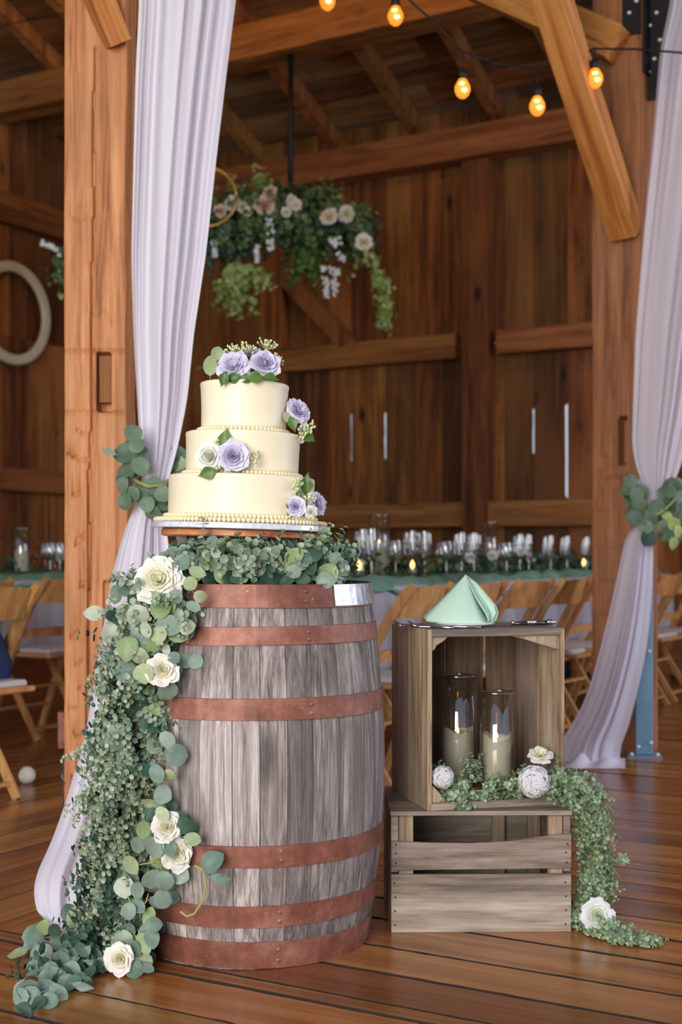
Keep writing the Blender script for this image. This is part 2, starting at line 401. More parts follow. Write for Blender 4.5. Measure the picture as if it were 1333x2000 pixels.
# ---------------------------------------------------------------- left wall (a = -8.5)
wall_left = empty('wall_left', AB(AL, D, 0), R(60 + 180)); tag(wall_left, kind='structure')   # local x runs back towards the camera
x = 0.0
lw = []
while x < 8.2:
    wd = rnd.uniform(0.20, 0.32); lw.append((x, x + wd)); x += wd
for (x0, x1) in lw:
    z1 = min(4.6 + 0.38 * x1, 6.2)
    board(wall_left, x0 + 0.0015, x1 - 0.0015, 0, 2.9, 0.026, M['wall'], (), rnd.uniform(-0.006, 0.006))
    board(wall_left, x0 + 0.0015, x1 - 0.0015, 2.904, z1, 0.026, M['wall'], (), rnd.uniform(-0.006, 0.006))
    MB().box((x1, -0.03, z1 / 2), (0.06, 0.02, z1)).build('batten', M['wall'], wall_left)
for zc, hh in ((4.0, 0.26), (1.62, 0.20)):
    o = hewn('girt', 7.9, hh, 0.13, M['wall'], wall_left, zc, 0.005, dz=0.12, da=0.06); o.rotation_euler = (0, R(90), 0); o.location = (0.15, 0.085, zc)

# ---------------------------------------------------------------- roof: rafters, boards, main beam
SL = 0.38
def rz(b): return 4.47 + SL * (D - b)          # underside of the rafters
ceiling = empty('ceiling', AB(0, D, 0), R(-30)); tag(ceiling, kind='structure')
def clocal(a, b, z): return (a, b - D, z)
for px in (300, 395, 490, 640, 800, 960, 1120, 1290, 1480):
    Y = Yb(px, D - 0.15); X = (px - CX) / F * Y; aa = Vector((X, Y, 0)).dot(U)
    m = MB().bar(clocal(aa, D + 0.1, rz(D + 0.1) + 0.065), clocal(aa, 5.6, rz(5.6) + 0.065), 0.10, 0.13)
    m.build('rafter', M['beam'], ceiling)
b = D + 0.35; ang = math.atan(SL)
rl = math.sqrt(1 + SL * SL)
while b > 6.2:
    wd = rnd.uniform(0.16, 0.26)
    a0 = -8.6
    while a0 < 4.5:
        a1 = min(a0 + rnd.uniform(2.6, 4.6), 4.6)
        m = MB().box((0, 0, 0), (a1 - a0 - 0.004, (wd - 0.004) * rl, 0.024))
        o = m.build('roof_board', M['roof'], ceiling); o.location = clocal((a0 + a1) / 2, b - wd / 2, rz(b - wd / 2) + 0.155 + rnd.uniform(-0.004, 0.004)); o.rotation_euler = (-ang, 0, 0)
        a0 = a1
    b -= wd
# the rest of the roof above and behind the picture, one skin of shingles on battens
m = MB()
def rq(b0, b1, z0, z1): m.add([clocal(-8.7, b0, z0), clocal(4.7, b0, z0), clocal(4.7, b1, z1), clocal(-8.7, b1, z1), clocal(-8.7, b0, z0 + .05), clocal(4.7, b0, z0 + .05), clocal(4.7, b1, z1 + .05), clocal(-8.7, b1, z1 + .05)],
    [(0, 1, 2, 3), (7, 6, 5, 4), (0, 4, 5, 1), (1, 5, 6, 2), (2, 6, 7, 3), (3, 7, 4, 0)])
rq(D + 0.5, 4.6, rz(D + 0.5) + 0.19, rz(4.6) + 0.19); rq(4.6, 0.2, rz(4.6) + 0.19, rz(D - 4.4 + .2) + 0.19)
m.build('roof_deck', M['roof'], ceiling)
main_beam = hewn('main_beam', 13.0, 0.27, 0.27, M['beam'], None, 11, 0.012, dz=0.07, da=0.04, wob=0.02)
place_along(main_beam, AB(-8.55, 8.6, 4.90), AB(4.45, 8.6, 4.90)); tag(main_beam, kind='structure'); main_beam.name = 'trim_1'

# ---------------------------------------------------------------- hewn posts and braces
def left_post_disp(sd, u, z):
    k = 0.0
    if sd == 0:
        cr = -0.010 + 0.012 * (z - 2.0) + 0.006 * mnoise.noise(Vector((z * 3, 1, 2)))
        if abs(u - cr) < 0.0038 and (z < 2.75): k += 0.013
        if z < 1.45 and u < cr + 0.004:               # adze cuts, uneven
            q = z * 8.1 + 1.5 * mnoise.noise(Vector((z * 2.1, 3, 8))) + 0.35 * mnoise.noise(Vector((u * 16, z * 3, 1)))
            zz = q % 1.0; c_ = int(q); lo = -0.10 + 0.05 * ((c_ * 37) % 10) / 10; hi = -0.02 - 0.05 * ((c_ * 53) % 10) / 10
            if lo < u < hi: k += 0.007 * (1 - zz) ** 2 + (0.004 if zz < 0.12 else 0)
        if z > 1.7:
            q = z * 4.3 + mnoise.noise(Vector((z, 7, 7))) + 0.25 * mnoise.noise(Vector((u * 20, 0, 4))); zz = q % 1.0; c_ = int(q)
            if ((c_ * 29) % 7) < 3 and -0.09 + 0.03 * (c_ % 3) < u < 0.03 * (c_ % 3): k += 0.004 * (1 - zz) ** 3
        if 1.46 < z < 1.665 and 0.004 < u < 0.058: k += 0.075      # mortise
        if abs(z - 1.46) < 0.006 or abs(z - 1.672) < 0.005: k += 0.006
        if 0.03 < u and z < 0.86: k += 0.018
    if sd == 1: k += 0.004 * math.sin(z * 9)
    if sd == 3:
        k += 0.003 + 0.004 * mnoise.noise(Vector((z * 9, 5, 5))) + 0.005 * max(0, math.sin(z * 13 + math.sin(z * 5))) ** 3
    return k
def post_thing(name, label, loc, rz_, w_, d_, h, mat, disp, seed, amp=0.005, dz=0.012, da=0.0055):
    t = empty(name, loc, rz_); tag(t, label, 'post')
    hewn('timber', h, w_, d_, mat, t, seed, amp, disp, dz=dz, da=da); return t
YL = 4.70; XL = (126 - CX) / F * YL
lp = post_thing('timber_post', 'hand-hewn orange timber post behind the white curtain, adze marks and a mortise slot', (XL + 0.109, YL + 0.109, 0), 0, 0.218, 0.218, 5.0, M['post'], left_post_disp, 3)
MB().box((0.033, -0.066, 1.575), (0.044, 0.05, 0.165)).build('tenon', M['beam'], lp)['label'] = 'dark tenon end in the mortise'
mb = MB().box((-0.122, -0.06, 0.33), (0.035, 0.06, 0.135), bev=0.004); mb.box((-0.122, -0.092, 0.385), (0.014, 0.008, 0.014)); mb.box((-0.122, -0.092, 0.275), (0.014, 0.008, 0.014))
mb.build('latch_plate', plain('rusty_red_iron', (0.16, 0.05, 0.04), 0.5, 0.5, 0.3), lp)['label'] = 'rust-red iron latch plate'
MB().box((-0.108, -0.075, 0.13), (0.02, 0.05, 0.24)).build('iron_strap', M['steel'], lp)
o = hewn('brace', 1.25, 0.085, 0.10, M['brace'], lp, 8, 0.004, dz=0.03, da=0.016)
p0 = Vector((0.062, -0.125, 2.80)); q0 = p0 + Vector((-0.40, -0.46, 0.98))
o.matrix_local = Matrix.Identity(4)
z_ = (q0 - p0).normalized(); x_ = Vector((0.35, -1, 0)).cross(z_).normalized(); y_ = z_.cross(x_)
mm = Matrix((x_, y_, z_)).transposed().to_4x4(); mm.translation = p0 - z_ * 0.05; o.matrix_local = mm

def right_post_disp(sd, u, z):
    k = 0.0
    if sd == 0:
        if abs(z - 1.50) < 0.11 and 0.0 < u < 0.045: k += 0.07
        k += 0.008 * (0.5 + 0.5 * math.sin(z * 5.1))
        if z < 1.35: k += 0.004 * ((z * 6) % 1.0)
        if (u + 0.06) ** 2 + (z - 1.40) ** 2 < 0.0012 or (u + 0.02) ** 2 + (z - 1.30) ** 2 < 0.0016: k += 0.006
    return k
YR = 6.45; cr = Vector(((1157 - CX) / F * YR, YR, 0)); ctr = cr + U * 0.125 + V * 0.125
rp = post_thing('timber_post', 'brown timber post beside the right curtain, dark stains, black steel plates at its top', ctr, R(-30), 0.25, 0.25, 5.2, M['post_far'], right_post_disp, 21, 0.006, 0.02, 0.012)
o = hewn('brace', 1.9, 0.135, 0.14, M['brace'], rp, 31, 0.005, dz=0.04, da=0.03)
p0 = Vector((0.045, -0.12, 2.50)); q0 = p0 + Vector((-0.13, -1.22, 1.35)); z_ = (q0 - p0).normalized(); x_ = Vector((0.35, -0.9, -0.9)).cross(z_).normalized()
x_ = z_.cross(Vector((1, 0, 0))).normalized(); x_ = Vector((1, 0, 0)) - z_ * z_.x; x_.normalize(); y_ = z_.cross(x_)
mm = Matrix((x_, y_, z_)).transposed().to_4x4(); mm.translation = p0; o.matrix_local = mm
o = hewn('brace', 2.15, 0.16, 0.15, M['brace'], rp, 35, 0.006, dz=0.05, da=0.04)
p0 = Vector((0.03, -0.20, 3.37)); z_ = Vector((-0.85, 0.0, 0.52)).normalized(); y_ = Vector((0, 1, 0)); x_ = y_.cross(z_).normalized(); y_ = z_.cross(x_)
mm = Matrix((x_, y_, z_)).transposed().to_4x4(); mm.translation = p0; o.matrix_local = mm
# black steel fish plates and bolts high on its right side
pl = MB().box((0.135, -0.09, 3.62), (0.014, 0.10, 0.75)); pl.box((0.20, -0.05, 3.44), (0.14, 0.012, 0.62)); pl.box((0.075, -0.135, 3.60), (0.09, 0.012, 0.34))
sp = pl.build('steel_plate', M['steel'], rp)
Mi = (Matrix.Translation(ctr) @ Matrix.Rotation(R(-30), 4, 'Z')).inverted(); co = Mi @ Vector((0, 0, CH))
def on_plate(x, y, ly):
    d = Mi.to_3x3() @ (W(x, y, 1.0) - Vector((0, 0, CH))); return co + d * ((ly - co.y) / d.y)
bsrc = None
for (x, y, ly) in ((1230, 25, -0.142), (1244, 2, -0.142), (1270, 50, -0.057), (1283, 25, -0.057), (1279, 115, -0.057), (1268, 141, -0.057), (1290, 78, -0.057)):
    p = on_plate(x, y, ly)
    if bsrc is None: bsrc = MB().lathe([(0.0001, -0.008), (0.008, -0.006), (0.011, 0), (0.008, 0.006), (0.0001, 0.008)], 10).build('bolt', M['bolt'], sp); bsrc.location = p
    else: share('bolt', bsrc, sp, p)
# timber running on top of both posts, above the picture
tb = hewn('tie_beam', 4.6, 0.24, 0.24, M['beam'], None, 40, 0.01, dz=0.15, da=0.08)
place_along(tb, (-2.1, 3.0, 4.75), Vector((ctr.x + 0.9, ctr.y + 0.95, 4.75)) ); tag(tb, kind='structure'); tb.name = 'trim_2'

cb = hewn('cross_beam', 3.4, 0.24, 0.24, M['beam'], None, 43, 0.01, dz=0.15, da=0.08)
place_along(cb, ctr + U * 0.1 + V * -0.08 + Vector((0, 0, 4.48)), ctr - U * 3.3 + V * -0.08 + Vector((0, 0, 4.48))); tag(cb, kind='structure'); cb.name = 'trim_3'
# blue painted steel post bolted to the floor beside it
YB = 6.30; xb = (1258 - CX) / F * YB
bp = empty('steel_post', (xb, YB, 0), R(-8)); tag(bp, 'blue-grey painted steel post with bolts, standing behind the foot of the right curtain', 'post')
MB().box((0, 0, 0.66), (0.082, 0.06, 1.30), bev=0.004).build('column', M['bluesteel'], bp)
MB().box((0, 0, 0.005), (0.16, 0.14, 0.01)).build('base_plate', M['bluesteel'], bp)
b0 = None
for p in ((-0.028, -0.036, 0.05), (0.030, -0.036, 0.07), (0.022, -0.036, 0.50), (-0.06, -0.05, 0.016), (0.06, -0.05, 0.016)):
    b1 = share('bolt', bsrc, bp, p)
# dark kicker timber leaning behind the curtain foot
# ---------------------------------------------------------------- land outside
hill = MB().add([(-60, -30, -0.45), (60, -30, -0.45), (60, 90, -0.45), (-60, 90, -0.45)], [(0, 1, 2, 3)]).build('ground', plain('meadow_grass', (0.22, 0.42, 0.06), 0.9, noise=0.3, nscale=3)); tag(hill, kind='structure')
hb = MB(); n = 60
vs = []; fs = []
for i in range(n + 1):
    for j, zz in enumerate((-0.4, 0.9, 1.7, 2.2)):
        q = AB(-24 + 48 * i / n, 26 + j * 0.5 + rnd.uniform(-.4, .4), zz + rnd.uniform(-.25, .25)); vs.append(q)
for i in range(n):
    for j in range(3): fs.append((i * 4 + j, i * 4 + j + 1, (i + 1) * 4 + j + 1, (i + 1) * 4 + j))
hb.add(vs, fs); h = hb.build('hedge', plain('sunlit_hedge', (0.22, 0.40, 0.06), 0.9, noise=0.4, nscale=2)); tag(h, 'sunlit green hedge seen through the cracks of the barn wall', 'hedge', kind='stuff')
# ---------------------------------------------------------------- more materials
M['stave'] = wood('weathered_oak_stave', (0.085, 0.070, 0.062), (0.27, 0.225, 0.21), (0.56, 0.50, 0.475), axis=2, grain=70, stretch=0.028, rough=0.75, bump=0.7, knots=0.6, patch=(0.12, 0.10, 0.09), patch_amt=0.7, vary=0.32, hue=0.008, spec=0.25, patch_scale=6.0)
M['crate'] = wood('grey_crate_wood', (0.11, 0.080, 0.058), (0.27, 0.210, 0.160), (0.44, 0.37, 0.30), axis=0, grain=26, stretch=0.07, rough=0.75, bump=0.35, knots=0.45, patch=(0.13, 0.11, 0.105), patch_amt=0.55, vary=0.14, spec=0.25, patch_scale=6)
M['crate_z'] = wood('brown_crate_wood', (0.12, 0.070, 0.040), (0.32, 0.215, 0.140), (0.52, 0.40, 0.29), axis=2, grain=26, stretch=0.07, rough=0.75, bump=0.35, knots=0.45, patch=(0.20, 0.165, 0.145), patch_amt=0.5, vary=0.16, spec=0.25, patch_scale=5)
def rusty():
    m, nt, p = new_mat('rusty_hoop_iron'); L = nt.links.new
    tc = N(nt, 'TexCoord'); n1 = N(nt, 'TexNoise', Scale=9.0, Detail=8.0, Roughness=0.7); n2 = N(nt, 'TexNoise', Scale=120.0, Detail=3.0)
    L(tc.outputs['Object'], n1.inputs['Vector']); L(tc.outputs['Object'], n2.inputs['Vector'])
    r = ramp(nt, n1.outputs['Fac'], [(0.3, (0.12, 0.040, 0.024)), (0.5, (0.25, 0.090, 0.058)), (0.72, (0.42, 0.20, 0.145))])
    r2 = ramp(nt, n2.outputs['Fac'], [(0.68, (0, 0, 0)), (0.76, (0.8,) * 3)])
    mx = N(nt, 'MixRGB'); L(r2.outputs[0], mx.inputs[0]); L(r.outputs[0], mx.inputs[1]); mx.inputs[2].default_value = (0.50, 0.30, 0.24, 1); L(mx.outputs[0], p.inputs['Base Color'])
    p.inputs['Metallic'].default_value = 0.25; p.inputs['Roughness'].default_value = 0.52
    b = N(nt, 'Bump', Strength=0.3, Distance=0.003); L(n1.outputs['Fac'], b.inputs['Height']); L(b.outputs[0], p.inputs['Normal']); return m
M['rust'] = rusty()
M['zinc'] = plain('zinc_coated_iron', (0.48, 0.47, 0.50), 0.35, 0.7, 0.4, 60)
M['icing'] = plain('buttercream', (0.84, 0.735, 0.54), 0.42, sub=0.15, spec=0.4)
M['pearl'] = plain('buttercream_pearls', (0.84, 0.71, 0.45), 0.4, sub=0.1)
M['foil'] = plain('silver_foil_board', (0.84, 0.83, 0.92), 0.25, 0.35, 0.15, 90)
M['slab'] = wood('stand_slab', (0.30, 0.10, 0.03), (0.52, 0.20, 0.07), (0.66, 0.33, 0.15), axis=0, grain=20, rough=0.4, bump=0.2, vary=0.05)
M['leg_dark'] = wood('stand_legs', (0.05, 0.03, 0.02), (0.09, 0.05, 0.035), (0.14, 0.085, 0.055), axis=2, rough=0.5, bump=0.2)
def leafmat(name, a, b, rough=0.5):
    m, nt, p = new_mat(name); L = nt.links.new
    oi = N(nt, 'ObjectInfo'); g = N(nt, 'NewGeometry'); tc = N(nt, 'TexCoord')
    sm = N(nt, 'Math', operation='ADD'); L(oi.outputs['Random'], sm.inputs[0]); L(g.outputs['Random Per Island'], sm.inputs[1])
    fr = N(nt, 'Math', operation='FRACT'); L(sm.outputs[0], fr.inputs[0])
    r = ramp(nt, fr.outputs[0], [(0.0, a), (1.0, b)])
    nz = N(nt, 'TexNoise', Scale=4.0, Detail=4.0); L(tc.outputs['Object'], nz.inputs['Vector'])
    mr = N(nt, 'MapRange'); mr.inputs['To Min'].default_value = 0.75; mr.inputs['To Max'].default_value = 1.25; L(nz.outputs['Fac'], mr.inputs['Value'])
    hs = N(nt, 'HueSaturation'); L(r.outputs[0], hs.inputs['Color']); L(mr.outputs[0], hs.inputs['Value'])
    L(hs.outputs[0], p.inputs['Base Color']); p.inputs['Roughness'].default_value = rough; p.inputs['Specular IOR Level'].default_value = 0.4
    tr = N(nt, 'BsdfTranslucent'); L(hs.outputs[0], tr.inputs['Color']); mx = N(nt, 'MixShader', Fac=0.22)
    L(p.outputs[0], mx.inputs[1]); L(tr.outputs[0], mx.inputs[2]); L(mx.outputs[0], nt.nodes['Material Output'].inputs[0]); return m
M['leaf_b'] = leafmat('eucalyptus_blue_green', (0.11, 0.195, 0.145), (0.29, 0.375, 0.30))
M['leaf_g'] = leafmat('eucalyptus_pale_green', (0.24, 0.34, 0.14), (0.46, 0.52, 0.31))
M['leaf_p'] = leafmat('eucalyptus_bleached', (0.38, 0.44, 0.33), (0.52, 0.55, 0.44))
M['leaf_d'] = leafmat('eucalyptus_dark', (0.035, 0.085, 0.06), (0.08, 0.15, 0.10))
M['leaf_s'] = leafmat('small_eucalyptus', (0.15, 0.235, 0.155), (0.45, 0.52, 0.38))
M['leaf_s2'] = leafmat('baby_eucalyptus', (0.13, 0.235, 0.13), (0.44, 0.55, 0.35))
M['leaf_k'] = leafmat('glossy_green_leaf', (0.07, 0.15, 0.03), (0.14, 0.24, 0.06), 0.4)
M['leaf_h'] = leafmat('hanging_green', (0.06, 0.12, 0.04), (0.22, 0.32, 0.12))
M['leaf_y'] = leafmat('yellow_green_leaf', (0.28, 0.38, 0.10), (0.46, 0.55, 0.22))
M['stem'] = plain('green_stem', (0.30, 0.32, 0.10), 0.5)
M['stem_r'] = plain('dark_red_stem', (0.14, 0.07, 0.06), 0.5)
def petalmat(name, mid, edge):
    m, nt, p = new_mat(name); L = nt.links.new
    tc = N(nt, 'TexCoord'); ln = N(nt, 'VectorMath', operation='LENGTH'); L(tc.outputs['Object'], ln.inputs[0])
    r = ramp(nt, ln.outputs['Value'], [(0.30, mid), (0.85, edge)]); L(r.outputs[0], p.inputs['Base Color'])
    p.inputs['Roughness'].default_value = 0.6; p.inputs['Specular IOR Level'].default_value = 0.25
    tr = N(nt, 'BsdfTranslucent'); L(r.outputs[0], tr.inputs['Color']); mx = N(nt, 'MixShader', Fac=0.25)
    L(p.outputs[0], mx.inputs[1]); L(tr.outputs[0], mx.inputs[2]); L(mx.outputs[0], nt.nodes['Material Output'].inputs[0]); return m
M['pet_w'] = petalmat('white_petals', (0.86, 0.82, 0.60), (0.86, 0.83, 0.78))
M['pet_ww'] = petalmat('cool_white_petals', (0.80, 0.82, 0.66), (0.85, 0.84, 0.86))
M['pet_l'] = petalmat('lilac_petals', (0.60, 0.54, 0.72), (0.78, 0.74, 0.86))
M['pet_p'] = petalmat('blush_petals', (0.66, 0.45, 0.36), (0.80, 0.66, 0.56))

# ---------------------------------------------------------------- plant meshes (unit size, shared)
def leaf_mesh(name, mat, width=0.9, fold=0.18, curl=0.2, point=0.0, nl=10):
    vs = []; fs = []; nw = 4
    for i in range(nl + 1):
        t = i / nl
        wd = width / 2 * (math.sin(math.pi * min(1, t * (1 - 0.0) + 0.02)) ** (0.55 + point)) if 0 < i < nl else 0.015
        if point and t > 0.5: wd *= (1 - (t - 0.5) * point)
        for j in range(nw + 1):
            s = -1 + 2 * j / nw
            vs.append((s * wd, t, fold * abs(s) * wd - curl * (t - 0.3) ** 2 + 0.02 * math.sin(t * 9 + s * 3)))
    for i in range(nl):
        for j in range(nw):
            a = i * (nw + 1) + j; fs.append((a, a + 1, a + nw + 2, a + nw + 1))
    n = len(vs)      # petiole
    vs += [(-0.012, -0.16, -0.012), (0.012, -0.16, -0.012), (0.012, 0.05, 0.005), (-0.012, 0.05, 0.005)]; fs.append((n, n + 1, n + 2, n + 3))
    me = bpy.data.meshes.new(name); me.from_pydata(vs, [], fs); me.polygons.foreach_set('use_smooth', [True] * len(fs)); me.materials.append(mat); return me
LM = {}
for k in 'bgpd': LM[k] = [leaf_mesh('round_leaf', M['leaf_' + k], 0.98, 0.15, 0.15), leaf_mesh('round_leaf', M['leaf_' + k], 0.85, 0.35, 0.45), leaf_mesh('round_leaf', M['leaf_' + k], 0.70, 0.10, -0.3)]
LM['k'] = [leaf_mesh('pointed_leaf', M['leaf_k'], 0.62, 0.3, 0.25, 0.7)]
LM['t'] = [leaf_mesh('narrow_leaf', M['leaf_b'], 0.42, 0.2, 0.2, 0.3)]
LM['h'] = [leaf_mesh('leaf', M['leaf_h'], 0.7, 0.2, 0.3, 0.3)]
LM['y'] = [leaf_mesh('leaf', M['leaf_y'], 0.8, 0.2, 0.3, 0.1)]

def orient(tip, nrm):
    y = Vector(tip).normalized(); z = Vector(nrm); z = (z - y * z.dot(y))
    if z.length < 1e-4: z = y.orthogonal()
    z.normalize(); x = y.cross(z); return Matrix((x, y, z)).transposed().to_quaternion()
def leaf(parent, kind, pos, tip, nrm, size, name='leaf', r=rnd):
    me = r.choice(LM[kind]); o = bpy.data.objects.new(name, me); C.objects.link(o); o.parent = parent
    o.location = Vector(pos) - parent.location if parent is not None else pos
    o.rotation_mode = 'QUATERNION'; o.rotation_quaternion = orient(tip, nrm); o.scale = (size,) * 3; return o
def leaf_px(parent, kind, x, y, Y, px, ang, tilt=0.45, r=rnd):
    """leaf with its middle seen at (x, y), depth Y; ang: 0 hangs down, 90 points right"""
    s = px / F * Y; a = R(ang)
    tip = Vector((math.sin(a), r.uniform(-tilt, tilt), -math.cos(a))).normalized()
    nrm = Vector((r.uniform(-tilt, tilt), -1, r.uniform(-tilt, tilt) + 0.25))
    p = W(x, y, Y)
    if p.z < 0.012: p = W(x, y, (CH - 0.015) * F / (y - HY)); 
    c = p - tip * s * 0.5
    if c.z < 0.006: c.z = 0.006
    if (c + tip * s).z < 0.006:
        tip = Vector((tip.x, tip.y - 0.2, max(tip.z, (0.006 - c.z) / s))).normalized(); nrm = Vector((0, -0.4, 1))
    return leaf(parent, kind, c, tip, nrm, s, r=r)

def petal(vs, fs, phi, half, Rk, Hk, flare, nu=5, nv=5, wob=0.04, seed=0, zoff=0.0):
    n0 = len(vs)
    for j in range(nv + 1):
        v = j / nv
        for i in range(nu + 1):
            u = -1 + 2 * i / nu
            vv = v * (1 - 0.30 * abs(u) ** 2.5)
            rad = Rk * (0.12 + 0.88 * math.sin(min(1, vv * 1.1) * math.pi / 2)) + flare * max(0, vv - 0.6) * 1.2
            z = zoff + Hk * vv - flare * 0.9 * max(0, vv - 0.68) ** 1.3 * 1.5
            a = phi + u * half * (0.25 + 0.75 * min(1, v * 2.2))
            rad *= 1 + 0.06 * u * u + 0.05 * v * math.sin(u * 5 + seed * 2.1)
            z += 0.05 * v * math.sin(u * 4 + seed * 1.3)
            k = 1.6 * wob * mnoise.noise(Vector((seed * 1.7 + u * 1.3, v * 2, phi)))
            vs.append(((rad + k) * math.cos(a), (rad + k) * math.sin(a), z + k))
    for j in range(nv):
        for i in range(nu):
            a = n0 + j * (nu + 1) + i; fs.append((a, a + 1, a + nu + 2, a + nu + 1))
def rose_mesh(name, mat, layers, seed=0):
    vs = []; fs = []; r = random.Random(seed); ph = 0
    K = len(layers)
    for k, (n, Rk, Hk, fl, half) in enumerate(layers):
        for i in range(n):
            petal(vs, fs, ph + 2 * math.pi * i / n + r.uniform(-.12, .12), half, Rk * r.uniform(.94, 1.06), Hk * r.uniform(.94, 1.06), fl * r.uniform(.8, 1.25), seed=seed + k * 7 + i, wob=0.05 + 0.08 * k / K, zoff=-0.10 * k / K)
        ph += 0.9
    me = bpy.data.meshes.new(name); me.from_pydata(vs, [], fs); me.polygons.foreach_set('use_smooth', [True] * len(fs)); me.materials.append(mat); return me
ROSE = [(2, 0.10, 0.66, 0.0, 1.7), (3, 0.20, 0.66, 0.02, 1.2), (4, 0.33, 0.62, 0.08, 0.95), (5, 0.48, 0.56, 0.18, 0.78), (5, 0.64, 0.48, 0.30, 0.75), (6, 0.78, 0.36, 0.42, 0.66)]
PEONY = [(3, 0.14, 0.42, 0.03, 1.2), (5, 0.26, 0.46, 0.06, 0.8), (6, 0.38, 0.46, 0.12, 0.66), (7, 0.50, 0.42, 0.2, 0.6), (8, 0.62, 0.36, 0.26, 0.52), (8, 0.74, 0.26, 0.34, 0.5), (8, 0.82, 0.12, 0.40, 0.5)]
RANUN = [(3, 0.12, 0.36, 0.02, 1.2), (4, 0.22, 0.38, 0.02, 0.95), (5, 0.34, 0.40, 0.04, 0.8), (6, 0.50, 0.42, 0.12, 0.66), (6, 0.68, 0.34, 0.25, 0.66), (7, 0.84, 0.18, 0.36, 0.6)]
OPENR = [(3, 0.16, 0.30, 0.02, 1.1), (5, 0.34, 0.34, 0.15, 0.7), (5, 0.55, 0.26, 0.32, 0.75), (6, 0.74, 0.14, 0.42, 0.62)]
RM = {'w': [rose_mesh('white_rose', M['pet_w'], ROSE, 1), rose_mesh('white_rose', M['pet_w'], ROSE, 5)], 'peony': [rose_mesh('peony', M['pet_w'], PEONY, 2)],
      'ran': [rose_mesh('ranunculus', M['pet_ww'], RANUN, 3)], 'open': [rose_mesh('open_rose', M['pet_w'], OPENR, 4)],
      'l': [rose_mesh('lilac_rose', M['pet_l'], ROSE, 8), rose_mesh('lilac_rose', M['pet_l'], PEONY[1:], 9)], 'p': [rose_mesh('blush_rose', M['pet_p'], ROSE, 12)],
      'cw': [rose_mesh('white_rose', M['pet_ww'], ROSE, 6)]}
def pom_mesh(name, mat, seed=0, n=300):
    vs = []; fs = []; r = random.Random(seed)
    for k in range(n):
        z = 1 - 2 * (k + .5) / n; a = k * 2.39996; q = math.sqrt(1 - z * z); d = Vector((q * math.cos(a), q * math.sin(a), z))
        t = d.orthogonal().normalized(); b2 = d.cross(t); ph = r.uniform(0, 6)
        c = d * r.uniform(0.72, 1.0)
        for p in range(4):
            an = ph + p * math.pi / 2; e = t * math.cos(an) + b2 * math.sin(an); f = d.cross(e); n0 = len(vs); S = 0.17
            vs += [c, c + e * S * .6 + f * S * .42 + d * .06, c + e * S * 1.1 + d * .03, c + e * S * .6 - f * S * .42 + d * .06]; fs.append((n0, n0 + 1, n0 + 2, n0 + 3))
    me = bpy.data.meshes.new(name); me.from_pydata([tuple(v) for v in vs], [], fs); me.materials.append(mat); return me
POM = pom_mesh('hydrangea', M['pet_ww'], 3)
def flower(parent, kind, pos, facing, radius, name, squash=1.0, label=None):
    me = POM if kind == 'pom' else rnd.choice(RM[kind])
    o = bpy.data.objects.new(name, me); C.objects.link(o); o.parent = parent
    o.location = Vector(pos) - (parent.location if parent is not None else Vector((0, 0, 0)))
    o.rotation_mode = 'QUATERNION'; o.rotation_quaternion = Vector(facing).to_track_quat('Z', 'Y') @ Matrix.Rotation(rnd.uniform(0, 6), 4, 'Z').to_quaternion()
    s = radius; o.scale = (s, s, s * squash)
    if label: o['label'] = label
    return o

